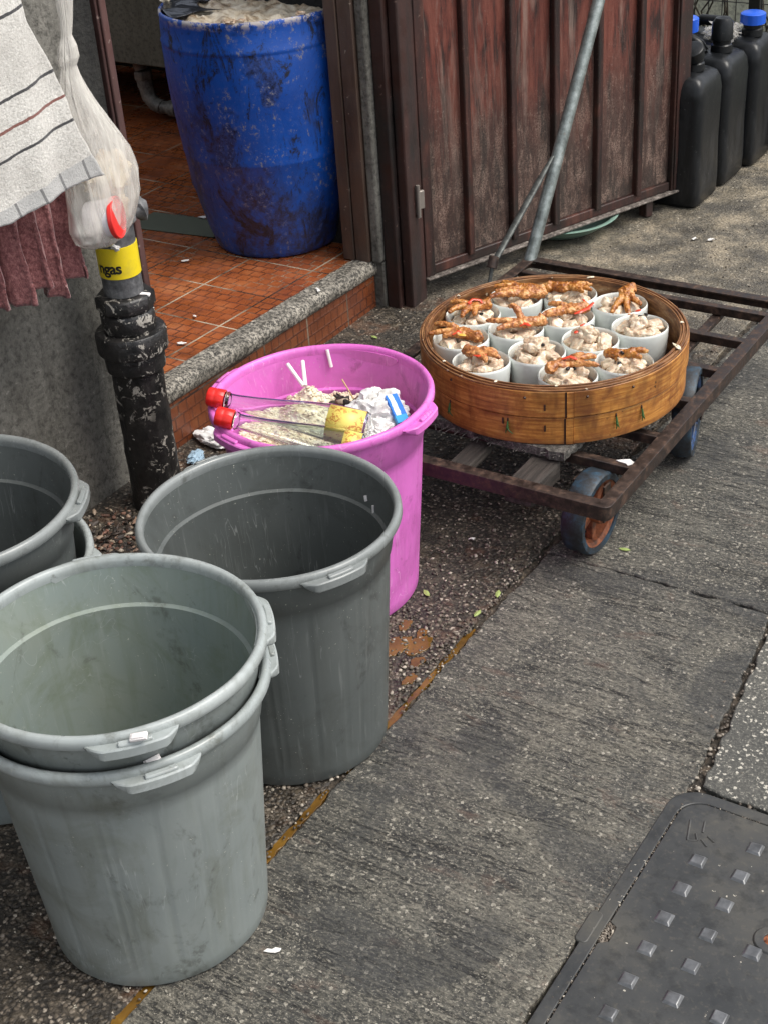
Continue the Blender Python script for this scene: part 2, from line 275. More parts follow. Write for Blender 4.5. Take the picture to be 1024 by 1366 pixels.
    M['rice'] = food('cooked_rice', [(.3, (.62, .48, .28)), (.5, (.80, .71, .54)), (.7, (.88, .84, .72))], 40, .5)
    M['scrap'] = food('food_scrap', [(.3, (.16, .09, .05)), (.5, (.42, .30, .2)), (.7, (.68, .6, .5))], 40, .5)
    M['sauce'] = NG('steaming_sauce', .12, (.30, .16, .08)).m
    M['chilli'] = NG('red_chilli', .22, (.62, .055, .02)).m
    M['bean'] = NG('black_bean', .3, (.014, .011, .010)).m
    M['yellow_pepper'] = NG('yellow_pepper', .3, (.65, .42, .06)).m
    n = NG('rusty_cart_paint', .5, metal=.25); f = n.noise(45, 6, .75); c = n.ramp(f, [(.35, (.014, .011, .010)), (.52, (.042, .027, .021)), (.66, (.10, .058, .038)), (.78, (.24, .17, .12))])
    n.set('Base Color', c); n.bump(f, .5, .0015); n.set('Roughness', n.ramp(f, [(.35, .3), (.65, .7)])); M['cart'] = n.m
    n = NG('blue_tyre', .55); c = n.ramp(n.noise(38, 6, .75), [(.38, (.014, .014, .015)), (.5, (.022, .030, .038)), (.64, (.024, .062, .10)), (.76, (.10, .15, .18))]); n.set('Base Color', c); n.bump(n.noise(60, 4), .3, .001); M['tyre'] = n.m
    n = NG('blue_rim', .45); c = n.ramp(n.noise(30, 5, .7), [(.40, (.012, .013, .016)), (.52, (.02, .055, .15)), (.72, (.05, .14, .36))]); n.set('Base Color', c); M['rimblue'] = n.m
    n = NG('rust_orange', .7); c = n.ramp(n.noise(30, 5, .7), [(.33, (.05, .018, .008)), (.5, (.20, .06, .022)), (.75, (.38, .13, .05))]); n.set('Base Color', c); n.bump(n.noise(80, 4), .4, .001); M['rust'] = n.m
    n = NG('weathered_wood', .8); g = n.noise(1, 5, .7, .5, n.map((70, 5, 70))); c = n.ramp(g, [(.3, (.012, .010, .008)), (.5, (.035, .028, .023)), (.7, (.085, .07, .06))]); n.set('Base Color', c); n.bump(g, .7, .003); M['wood'] = n.m
    n = NG('frayed_board', .8); g = n.noise(80, 5, .8); c = n.ramp(g, [(.35, (.025, .023, .020)), (.5, (.085, .078, .068)), (.66, (.27, .255, .225))]); n.set('Base Color', c); n.bump(g, 1, .005); M['board'] = n.m
    n = NG('cast_iron', .42, metal=.35); f = n.noise(90, 5, .7); a = n.noise(6, 5, .6); c = n.ramp(a, [(.32, (.036, .038, .039)), (.5, (.055, .056, .055)), (.68, (.085, .081, .070))]); c = n.mix(n.ramp(f, [(.54, 0), (.70, .5)]), c, (.12, .108, .085)); c = n.mix(n.ramp(n.noise(22, 5, .7), [(.36, .6), (.5, 0)]), c, (.024, .025, .025)); c = n.mix(n.math('MULTIPLY', flecks(n, 90, .16, .06), .9), c, (.5, .46, .38)); n.set('Base Color', c); n.set('Roughness', n.ramp(a, [(.3, .36), (.7, .6)])); b = n.bump(f, .35, .0008); n.bump(a, .3, .004, b); M['iron'] = n.m
    n = NG('worn_iron_stud', .32, metal=.6); c = n.ramp(n.noise(60, 4), [(.3, (.11, .112, .113)), (.7, (.22, .222, .225))]); n.set('Base Color', c); M['stud'] = n.m
    # towels
    n = NG('white_terry', .95, spec=.2); q = n.sep(); zt = n.math('SUBTRACT', q[2], n.math('MULTIPLY', n.math('SUBTRACT', q[1], 1.8), .14)); zt = n.math('ADD', zt, n.math('MULTIPLY', n.math('SUBTRACT', n.noise(60, 2), .5), .004))
    def band(z, w): return n.math('LESS_THAN', n.math('ABSOLUTE', n.math('SUBTRACT', zt, z)), w)
    c = n.ramp(n.noise(180, 3, .7), [(.3, (.46, .44, .40)), (.55, (.68, .66, .61)), (.75, (.80, .78, .73))])
    c = n.mix(n.ramp(n.noise(7, 4), [(.4, .35), (.6, 0)]), c, (.36, .34, .31))
    for z in (1.216, 1.085, .986): c = n.mix(n.math('MULTIPLY', band(z, .0028), .95), c, (.022, .022, .026))
    c = n.mix(n.math('MULTIPLY', band(1.034, .0028), .95), c, (.19, .06, .045))
    hem = n.math('LESS_THAN', zt, .903); c = n.mix(n.math('MULTIPLY', hem, .8), c, (.42, .42, .41))
    dm = n.math('LESS_THAN', n.math('ABSOLUTE', n.math('SUBTRACT', n.math('FRACT', n.math('MULTIPLY', n.math('ADD', q[1], n.math('MULTIPLY', q[2], .35)), 16)), .5)), .05); c = n.mix(n.math('MULTIPLY', n.math('MULTIPLY', hem, dm), .8), c, (.12, .12, .12))
    n.set('Base Color', c); b = n.bump(n.noise(260, 3, .7), .8, .003); n.bump(n.noise(40, 3), .4, .004, b); n.set('Sheen Weight', .3); M['towel'] = n.m
    n = NG('maroon_terry', .95, spec=.2); c = n.ramp(n.noise(120, 4, .7), [(.3, (.10, .034, .036)), (.5, (.235, .090, .088)), (.72, (.38, .18, .17))]); n.set('Base Color', c); b = n.bump(n.noise(220, 3, .7), .9, .004); n.set('Sheen Weight', .3); M['maroon'] = n.m
    # thin translucent bag
    n = NG('thin_bag_film', .22, (.80, .77, .71)); n.set('Alpha', n.ramp(n.noise(1, 4, .6, 1.2, n.map((20, 20, 3))), [(.34, .16), (.68, .58)])); n.set('Transmission Weight', .0); n.bump(n.noise(1, 4, .6, 1, n.map((26, 26, 4))), .9, .012); n.set('Subsurface Weight', .0); M['bag'] = n.m
    M['tubwhite'] = NG('white_tub_plastic', .35, (.74, .72, .74)).m
    M['lidred'] = NG('red_lid_plastic', .35, (.72, .035, .03)).m
    n = NG('bun_paper', .6); c = n.ramp(n.noise(30, 4), [(.35, (.5, .38, .24)), (.65, (.70, .60, .43))]); n.set('Base Color', c); n.bump(n.noise(40), .5, .004); M['bun'] = n.m
    n = NG('black_iron_pipe', .42); f = n.noise(18, 5, .7); c = n.ramp(n.noise(30, 6, .7), [(.35, (.006, .006, .006)), (.6, (.022, .020, .019)), (.78, (.07, .06, .055))]); q = n.sep()
    sp = n.math('MULTIPLY', n.ramp(n.noise(38, 4, .75, .8), [(.565, 0), (.59, 1)]), n.ramp(n.noise(7, 3), [(.42, 0), (.54, 1)])); c = n.mix(n.math('MULTIPLY', sp, .8), c, (.42, .39, .34)); c = n.mix(n.math('MULTIPLY', flecks(n, 70, .2, .09), .9), c, (.55, .52, .46))
    n.set('Base Color', c); b = n.bump(f, .7, .006); n.bump(n.noise(90, 4), .5, .002, b); M['pipe'] = n.m
    n = NG('grey_pipe', .55); c = n.ramp(n.noise(35, 5, .7), [(.35, (.035, .036, .038)), (.55, (.11, .112, .115)), (.75, (.24, .24, .24))]); n.set('Base Color', c); n.bump(n.noise(60, 4), .4, .002); M['greypipe'] = n.m
    n = NG('yellow_band', .4); c = n.mix(n.ramp(n.noise(40, 4), [(.5, 0), (.75, .5)]), (.78, .60, .015), (.5, .40, .05)); n.set('Base Color', c); M['band'] = n.m
    M['ink'] = NG('black_ink', .5, (.012, .012, .012)).m
    # barrel
    n = NG('blue_barrel', .4); big = n.noise(6, 6, .7, 0, n.map((1, 1, .7))); st = n.noise(1, 6, .8, .7, n.map((13, 13, 5))); f = n.noise(62, 5, .82)
    c = n.ramp(n.noise(3), [(.3, (.004, .046, .26)), (.7, (.008, .10, .50))])
    c = n.mix(n.math('MULTIPLY', n.ramp(big, [(.51, 0), (.58, .92)]), n.ramp(f, [(.36, 1), (.60, .35)])), c, n.ramp(f, [(.38, (.008, .009, .014)), (.6, (.04, .032, .022)), (.75, (.13, .085, .03))]))
    c = n.mix(n.math('MULTIPLY', n.ramp(st, [(.54, 0), (.61, 1)]), n.ramp(f, [(.40, 0), (.50, .95)])), c, (.011, .011, .015))
    c = n.mix(n.math('MULTIPLY', n.ramp(st, [(.42, 1), (.50, 0)]), n.ramp(f, [(.53, 0), (.60, .8)])), c, (.24, .22, .19))
    q = n.sep(); lowm = n.ramp(q[2], [(.05, .9), (.45, 0)]); c = n.mix(n.math('MULTIPLY', n.math('MULTIPLY', lowm, n.ramp(big, [(.44, 0), (.50, 1)])), n.ramp(f, [(.3, .85), (.62, .25)])), c, (.034, .024, .013))
    c = n.mix(n.math('MULTIPLY', n.ramp(q[2], [(.680, 0), (.698, 1)]), n.ramp(n.noise(38, 5, .75), [(.47, 0), (.54, .85)])), c, (.52, .46, .38))
    n.set('Base Color', c); n.set('Roughness', n.ramp(f, [(.35, .28), (.65, .6)])); b = n.bump(f, .3, .0015); M['barrel'] = n.m
    n = NG('greasy_slops', .3); f = n.noise(16, 6, .7, 1.2, n.map((1, 1.4, 1))); c = n.ramp(f, [(.32, (.14, .10, .07)), (.42, (.42, .31, .20)), (.52, (.68, .58, .43)), (.72, (.82, .76, .63))]); n.set('Base Color', c); n.bump(f, .8, .01); M['slops'] = n.m
    n = NG('black_bag_film', .12, (.018, .020, .028), spec=.7); n.bump(n.noise(14, 4, .6, 1), .7, .01); M['film'] = n.m
    n = NG('old_pvc', .5); c = n.ramp(n.noise(30, 5, .7), [(.35, (.06, .055, .045)), (.6, (.24, .225, .19)), (.8, (.38, .37, .33))]); n.set('Base Color', c); M['pvc'] = n.m
    M['counter'] = wall('olive_panel', [(.09, .088, .062), (.13, .125, .09), (.17, .16, .12)], .12)
    n = NG('black_drum_plastic', .33, spec=.3); f = n.noise(1, 5, .7, .6, n.map((14, 14, 4))); c = n.ramp(f, [(.5, (.008, .009, .010)), (.75, (.026, .027, .029))]); c = n.mix(n.ramp(n.noise(60, 4, .8), [(.64, 0), (.7, .5)]), c, (.16, .16, .16)); n.set('Base Color', c); n.bump(n.noise(12), .4, .006); M['drum'] = n.m
    M['cap'] = NG('blue_cap_plastic', .35, (.012, .10, .60)).m
    M['mesh'] = NG('dark_wire', .5, (.02, .02, .018)).m
    M['twig'] = NG('brown_twig', .8, (.05, .04, .025)).m
    M['leaf'] = NG('green_leaf', .5, (.06, .11, .03)).m
    M['leaflight'] = NG('pale_leaf_scrap', .5, (.30, .38, .12)).m
    n = NG('teal_enamel', .35); c = n.mix(n.ramp(n.noise(12), [(.4, 0), (.7, .6)]), (.16, .27, .22), (.24, .33, .27)); n.set('Base Color', c); M['teal'] = n.m
    n = NG('tissue_paper', .8); c = n.ramp(n.noise(30, 4), [(.35, (.55, .53, .50)), (.6, (.78, .77, .76))]); n.set('Base Color', c); n.bump(n.noise(35, 4, .7), .6, .006); M['tissue'] = n.m
    M['whitescrap'] = NG('white_scrap', .6, (.72, .70, .66)).m
    M['straw'] = NG('white_straw', .35, (.8, .76, .74)).m
    M['stick'] = NG('bamboo_stick', .6, (.5, .32, .16)).m
    n = NG('blue_white_wrapper', .3); q = n.sep(); s_ = n.noise(60, 3, .7); c = n.mix(n.math('LESS_THAN', n.math('ABSOLUTE', n.math('ADD', q[1], n.math('MULTIPLY', s_, .006))), .005), (.015, .17, .62), (.7, .8, .85)); c = n.mix(n.math('GREATER_THAN', q[0], .018), c, (.03, .35, .75)); n.set('Base Color', c); M['wrapper'] = n.m
    n = NG('clear_bottle_glass', .03, (.93, .97, .94)); n.set('Transmission Weight', 1); n.set('IOR', 1.45); M['glass'] = n.m
    n = NG('red_bottle_cap', .35, (.70, .02, .015)); M['redcap'] = n.m
    n = NG('yellow_label', .45); q = n.sep(); w = n.noise(120, 3, .7, 1.5); m_ = n.math('MULTIPLY', n.ramp(w, [(.50, 0), (.53, 1)]), n.ramp(n.noise(22, 2), [(.46, 0), (.52, 1)])); c = n.mix(m_, (.76, .62, .14), (.50, .19, .04)); n.set('Base Color', c); M['label'] = n.m
    n = NG('pebble', .6); oi = n.t.nodes.new('ShaderNodeNewGeometry'); c = n.ramp(oi.outputs['Random Per Island'], [(0, (.03, .024, .018)), (.4, (.09, .07, .052)), (.75, (.17, .14, .11)), (.97, (.42, .37, .30))]); n.set('Base Color', c); M['pebble'] = n.m
    n = NG('muck', .6); oi = n.t.nodes.new('ShaderNodeNewGeometry'); c = n.ramp(oi.outputs['Random Per Island'], [(0, (.014, .011, .009)), (.6, (.055, .038, .028)), (.8, (.20, .09, .06)), (.93, (.36, .29, .21)), (1, (.6, .54, .44))]); n.set('Base Color', c); M['muck'] = n.m
    M['chrome'] = NG('worn_metal', .4, (.28, .25, .22), .5).m
mats()
# ---------------------------------------------------------------- mesh helpers
class MB:
    def __init__(s): s.v = []; s.f = []; s.mi = []
    def add(s, vs, fs, mi=0):
        b = len(s.v); s.v += [tuple(map(float, q)) for q in vs]; s.f += [tuple(b+i for i in f) for f in fs]; s.mi += [mi]*len(fs)
        return s
    def box(s, lo, hi, mi=0, mat=None):
        (a, b, c), (d, e, f) = lo, hi
        vs = [(a, b, c), (d, b, c), (d, e, c), (a, e, c), (a, b, f), (d, b, f), (d, e, f), (a, e, f)]
        if mat is not None: vs = [tuple(mat @ Vector(q)) for q in vs]
        return s.add(vs, [(0, 3, 2, 1), (4, 5, 6, 7), (0, 1, 5, 4), (1, 2, 6, 5), (2, 3, 7, 6), (3, 0, 4, 7)], mi)
    def lathe(s, prof, seg=48, c=(0, 0, 0), fn=None, closed=False, mi=0, cap=True, mat=None):
        vs = []
        for (r, z) in prof:
            for i in range(seg):
                a = 2*pi*i/seg; rr = r+(fn(a, z, r) if fn else 0); p = (c[0]+rr*cos(a), c[1]+rr*sin(a), c[2]+z)
                vs.append(tuple(mat @ Vector(p)) if mat is not None else p)
        n = len(prof); fs = []
        for j in range(n-1 if not closed else n):
            k = (j+1) % n
            for i in range(seg):
                i2 = (i+1) % seg; fs.append((j*seg+i, j*seg+i2, k*seg+i2, k*seg+i))
        if cap and not closed:
            if prof[0][0] > 1e-6: fs.append(tuple(reversed(range(seg))))
            if prof[-1][0] > 1e-6: fs.append(tuple((n-1)*seg+i for i in range(seg)))
        return s.add(vs, fs, mi)
    def tube(s, pts, rad, seg=12, mi=0, cap=True, flat=1.0):
        P = [Vector(p) for p in pts]; n = len(P); rad = [rad]*n if isinstance(rad, (int, float)) else rad
        T = [(P[min(i+1, n-1)]-P[max(i-1, 0)]).normalized() for i in range(n)]
        up = Vector((0, 0, 1)) if abs(T[0].z) < .9 else Vector((1, 0, 0)); nrm = (up-T[0]*up.dot(T[0])).normalized(); vs = []
        for i in range(n):
            nrm = (nrm-T[i]*nrm.dot(T[i])).normalized(); bi = T[i].cross(nrm)
            for k in range(seg):
                a = 2*pi*k/seg; vs.append(P[i]+(nrm*cos(a)*flat+bi*sin(a))*rad[i])
        fs = [(j*seg+k, j*seg+(k+1) % seg, (j+1)*seg+(k+1) % seg, (j+1)*seg+k) for j in range(n-1) for k in range(seg)]
        if cap: fs += [tuple(reversed(range(seg))), tuple((n-1)*seg+k for k in range(seg))]
        return s.add(vs, fs, mi)
    def prism(s, poly, z0, z1, mi=0):
        n = len(poly); vs = [(x, y, z0) for x, y in poly]+[(x, y, z1) for x, y in poly]
        return s.add(vs, [tuple(reversed(range(n))), tuple(range(n, 2*n))]+[(i, (i+1) % n, n+(i+1) % n, n+i) for i in range(n)], mi)
    def ico(s, c, r, sub=1, amp=0, seed=0, sc=(1, 1, 1), mi=0, fr=1.0, rot=0):
        bm = bmesh.new(); bmesh.ops.create_icosphere(bm, subdivisions=sub, radius=1); vs = []
        for v in bm.verts:
            p = v.co.normalized(); k = 1+amp*mn.noise(p*fr*1.7+Vector((seed*3.1, seed*1.7, seed)))*2
            q = Vector((p.x*sc[0]*r*k, p.y*sc[1]*r*k, p.z*sc[2]*r*k)); q = Matrix.Rotation(rot, 3, 'Z') @ q
            vs.append(q+Vector(c))
        bm.verts.ensure_lookup_table(); fs = [tuple(v.index for v in f.verts) for f in bm.faces]; bm.free(); return s.add(vs, fs, mi)
    def mesh(s, name, mats_, smooth=True, ang=38, origin=(0, 0, 0)):
        me = bpy.data.meshes.new(name); o = Vector(origin)
        me.from_pydata([tuple(Vector(q)-o) for q in s.v], [], s.f)
        for m_ in (mats_ if isinstance(mats_, (list, tuple)) else [mats_]): me.materials.append(M[m_] if isinstance(m_, str) else m_)
        me.polygons.foreach_set('material_index', s.mi); me.validate(); me.update()
        if smooth:
            me.polygons.foreach_set('use_smooth', [True]*len(me.polygons)); me.set_sharp_from_angle(angle=R(ang))
        return me
    def build(s, name, mats_, parent=None, smooth=True, ang=38, bevel=0, origin=None, seg=2):
        org = Vector(origin) if origin is not None else Vector((0, 0, 0))
        po = Vector(parent['_o']) if parent is not None and '_o' in parent else Vector((0, 0, 0))
        me = s.mesh(name, mats_, smooth, ang, org if parent is None else po)
        o = bpy.data.objects.new(name, me); C.objects.link(o)
        if parent is None: o.location = org
        else: o.parent = parent
        o['_o'] = list(org if parent is None else po)
        if bevel:
            b = o.modifiers.new('bevel', 'BEVEL'); b.width = bevel; b.segments = seg; b.limit_method = 'ANGLE'; b.angle_limit = R(40)
        return o
def thing(name, label, cat, loc=(0, 0, 0), group=None):
    o = bpy.data.objects.new(name, None); C.objects.link(o); o.location = loc; o.empty_display_size = .05
    o['_o'] = list(loc); tag(o, label, cat, group); return o
def tag(o, label, cat, group=None, kind=None):
    if label: o['label'] = label
    if cat: o['category'] = cat
    if group: o['group'] = group
    if kind: o['kind'] = kind
    return o
def struct(o): o['kind'] = 'structure'; return o
rnd = random.Random(7)
def wobble_poly(pts, step=.02, amp=.003, seed=0):
    out = []
    for i, a in enumerate(pts):
        b = pts[(i+1) % len(pts)]; d = Vector((b[0]-a[0], b[1]-a[1])); L = d.length; k = max(1, int(L/step)); nn = Vector((-d.y, d.x)).normalized()
        for j in range(k):
            p = Vector(a)+d*(j/k); q = mn.noise(Vector((p.x*23, p.y*23, seed)))*amp+mn.noise(Vector((p.x*90, p.y*90, seed+5)))*amp*.6
            out.append((p.x+nn.x*q, p.y+nn.y*q))
    return out
# ================================================================ GROUND
def ground():
    m = MB(); m.add([(-30, -30, -.036), (30, -30, -.036), (30, 30, -.036), (-30, 30, -.036)], [(0, 1, 2, 3)])
    struct(m.build('ground', 'dirt', smooth=False))
    def slab(name, poly, mat, seed, z1=0.0, z0=-.034):
        m = MB(); m.prism(wobble_poly(poly, .012, .0075, seed), z0, z1)
        o = m.build(name, mat, smooth=True, ang=30, bevel=.003); struct(o); return o
    slab('lane_pavement', [(-1.205, -1.5), (-.683, -1.5), (-.683, 1.30), (-.676, 1.55), (-.655, 1.85), (-.674, 2.05), (-.70, 2.37), (-.70, 2.390), (-1.205, 2.390)], 'lane', 1)
    slab('lane_pavement', [(-1.205, 2.3945), (-.702, 2.3945), (-.74, 3.4), (-.76, 6.5), (-1.205, 6.5)], 'lane', 2, .0006)
    slab('gutter_strip', [(-2.7, -1.5), (-1.222, -1.5), (-1.222, 3.4), (-1.222, 6.5), (-2.7, 6.5)], 'gutter', 3, -.001)
    slab('pavement', [(-.638, 1.858), (-.6, 1.85), (.16, 1.85), (.16, -1.5), (3.2, -1.5), (3.2, 6.5), (-.748, 6.5), (-.728, 3.4), (-.688, 2.33), (-.66, 2.05)], 'slab', 4, .001)
    # dirt packed in the joints
    m = MB(); pts = []
    for (x0, x1, y0, y1) in [(-1.232, -1.196, -1.5, 6.5), (-.765, -.63, 1.845, 6.4)]:
        nx, ny = 8, int((y1-y0)/.012); vs = [(x0+(x1-x0)*i/nx, y0+(y1-y0)*j/ny, -.010+.012*mn.noise(Vector((x0+(x1-x0)*i/nx, y0+(y1-y0)*j/ny, 0))*60)) for j in range(ny+1) for i in range(nx+1)]
        m.add(vs, [(j*(nx+1)+i, j*(nx+1)+i+1, (j+1)*(nx+1)+i+1, (j+1)*(nx+1)+i) for j in range(ny) for i in range(nx)])
    struct(m.build('joint_dirt', 'dirt'))
    # brown liquid lying along the joint
    def strip(y0, y1, w, seed, cx=-1.211):
        L, Rr = [], []
        k = int((y1-y0)/.006)
        for i in range(k+1):
            y = y0+(y1-y0)*i/k; ww = w*(.75+.9*mn.noise(Vector((0, y*19, seed)))+.35*mn.noise(Vector((3, y*70, seed))))*min(1, (i+1)/5, (k-i+1)/5)
            ww = max(.0025, ww); sh = .004*mn.noise(Vector((9, y*14, seed)))
            L.append((cx-ww+sh, y)); Rr.append((cx+ww*.8+sh, y))
        return L[::-1]+Rr
    m = MB()
    for y0, y1, w, sd in [(.92, 1.07, .013, 1), (1.28, 1.545, .0095, 2), (1.60, 2.08, .0075, 3)]: m.prism(strip(y0, y1, w*1.3, sd, -1.214), -.014, -.0040)
    for (cx, cy, r, sd) in [(-1.285, 1.975, .030, 1), (-1.325, 1.955, .028, 4), (-1.262, 1.925, .016, 6), (-1.345, 2.02, .016, 8), (-1.245, 1.875, .014, 9), (-1.30, 2.01, .013, 2)]:
        q = [(a, r*(1+.55*mn.noise(Vector((.9*cos(a)+sd, .9*sin(a), sd)))+.25*mn.noise(Vector((3*cos(a), 3*sin(a)+sd, sd))))) for a in [2*pi*i/48 for i in range(48)]]
        m.prism([(cx+k*cos(a)*.75, cy+k*sin(a)*1.25) for a, k in q], -.004, .0010+.0003*(sd % 4))
    struct(m.build('spilled_liquid', 'liquid', bevel=.0008, ang=60))
    # loose grit on the damp gutter strip and along joints
    m = MB(); g = random.Random(3)
    def grit(n, x0, x1, y0, y1, r0, r1, z=0):
        for i in range(n):
            r = g.uniform(r0, r1)*g.uniform(.6, 1); x, y = g.uniform(x0, x1), g.uniform(y0, y1)
            m.ico((x, y, z+r*.3), r, 1, .35, g.random()*50, (g.uniform(.8, 1.4), g.uniform(.8, 1.2), .7), rot=g.uniform(0, 3))
    grit(2600, -1.75, -1.22, 1.4, 3.0, .0018, .0048); grit(500, -1.6, -1.22, 1.5, 2.1, .003, .0065); grit(500, -1.24, -1.2, 1.0, 3.2, .0015, .004); grit(420, -.71, -.63, 1.82, 2.4, .0015, .0055, -.004)
    grit(300, -1.6, -1.22, 1.0, 1.5, .002, .005); grit(260, -.70, -.655, .9, 1.84, .001, .003, -.001); grit(160, -.66, .1, 1.838, 1.862, .001, .004, -.004)
    grit(500, -2.2, -1.2, 3.3, 5.0, .0015, .004); grit(350, -1.2, .2, .8, 4.0, .0008, .002)
    tag(m.build('loose_grit', 'pebble', ang=80), 'small loose stones and grit scattered over the damp gutter strip', 'grit', kind='stuff')
ground()
def manhole():
    t = thing('manhole_cover', 'dark cast iron access cover with raised square studs set in the paving', 'manhole cover', (-.27, 1.2, 0))
    def rr(x0, x1, y0, y1, r, k=8):
        o = []
        for cx, cy, a0 in [(x1-r, y1-r, 0), (x0+r, y1-r, 90), (x0+r, y0+r, 180), (x1-r, y0+r, 270)]:
            for i in range(k+1): a = R(a0+90*i/k); o.append((cx+r*cos(a), cy+r*sin(a)))
        return o
    X0, X1, Y0, Y1 = -.676, .15, .55, 1.842
    out = rr(X0, X1, Y0, Y1, .055); inn = rr(X0+.024, X1-.024, Y0+.024, Y1-.024, .045); n = len(out)
    m = MB(); vs = [(x, y, -.03) for x, y in out]+[(x, y, .001) for x, y in out]+[(x, y, .001) for x, y in inn]+[(x, y, -.03) for x, y in inn]
    m.add(vs, [(k*n+i, k*n+(i+1) % n, (k+1) % 4*n+(i+1) % n, (k+1) % 4*n+i) for k in range(4) for i in range(n)])
    m.prism(rr(X0-.010, X0+.012, 1.44, 1.51, .008, 4), -.02, .0025)
    m.build('frame', 'iron', t, bevel=.002)
    x0, x1, y0, y1 = X0+.0262, X1-.0262, Y0+.0262, Y1-.0262
    g = random.Random(12); m = MB()
    for i in range(420):
        w = g.uniform(-.0012, .0012)
        px, py = (X0+.0252+w, g.uniform(.95, Y1-.03)) if g.random() < .7 else (g.uniform(X0+.06, .05), Y1-.0252+w)
        m.ico((px, py, .0004), g.uniform(.0006, .0019), 1, .4, i)
    for i in range(60): m.ico((X0+.0262+g.uniform(0, .012), g.uniform(1.455, 1.497), -.001), g.uniform(.001, .004), 1, .4, i)
    tag(m.build('gap_grit', 'pebble'), 'fine grit packed in the gap around the iron cover', 'grit', kind='stuff')
    m = MB(); poly = rr(x0, x1, y0, y1, .042)
    # lifting notch in the left edge
    k = max(range(len(poly)), key=lambda i: 1 if abs(poly[i][0]-x0) < 1e-6 and poly[i][1] > 1.5 else 0)
    poly = poly[:k+1]+[(x0, 1.50), (x0+.013, 1.493), (x0+.014, 1.462), (x0, 1.452)]+poly[k+1:]
    m.prism(poly, -.028, .0015); lid = m.build('lid', 'iron', t, bevel=.0015)
    g = random.Random(5); cnt = 0
    for i in range(11):
        for j in range(15):
            x = -.579+.072*i; y = 1.755-.0695*j
            if x > .09 or y < .98 or (i == 0 and j == 0) or (i == 2 and j in (0, 2)) or (i > 2 and (i+j) % 5 == 0): continue
            if i == 2 and j in (1, 4): continue
            if cnt >= 92: continue
            cnt += 1; b = .0135*g.uniform(.93, 1.05); tp = .0095; s = MB(); z = .0008
            sk_ = [g.uniform(-.001, .001) for _ in range(4)]
            vs = [(x-b, y-b, z), (x+b, y-b, z), (x+b, y+b, z), (x-b, y+b, z), (x-tp, y-tp, z+.0045+sk_[0]), (x+tp, y-tp, z+.0055+sk_[1]), (x+tp, y+tp, z+.0055+sk_[2]), (x-tp, y+tp, z+.0045+sk_[3]), (x, y, z+.0042)]
            s.add(vs, [(0, 1, 5, 4), (1, 2, 6, 5), (2, 3, 7, 6), (3, 0, 4, 7), (4, 5, 8), (5, 6, 8), (6, 7, 8), (7, 4, 8)])
            s.build('stud', 'stud', lid, bevel=.0012, ang=50)
    # cast strokes near the corner
    s = MB()
    for a, b in [((-.625, 1.768), (-.612, 1.722)), ((-.612, 1.722), (-.597, 1.728)), ((-.597, 1.728), (-.605, 1.742)), ((-.602, 1.775), (-.596, 1.750)), ((-.585, 1.745), (-.571, 1.737)), ((-.592, 1.733), (-.578, 1.722))]:
        s.tube([(a[0], a[1], .001), (b[0], b[1], .001)], .0022, 6)
    s.build('cast_mark', 'iron', lid)
    s = MB(); s.lathe([(.012, .001), (.012, .0045), (.026, .0045), (.029, .001)], 28, (-.418, 1.582, 0), cap=False); s.build('keyhole_boss', 'iron', lid, bevel=.0008)
    s = MB(); s.lathe([(.0, .0016), (.012, .0016)], 20, (-.418, 1.582, 0), cap=False); s.ico((-.424, 1.578, .003), .0035, 1, .3, 3); s.build('rusty_keyhole', 'rust', lid)
manhole()
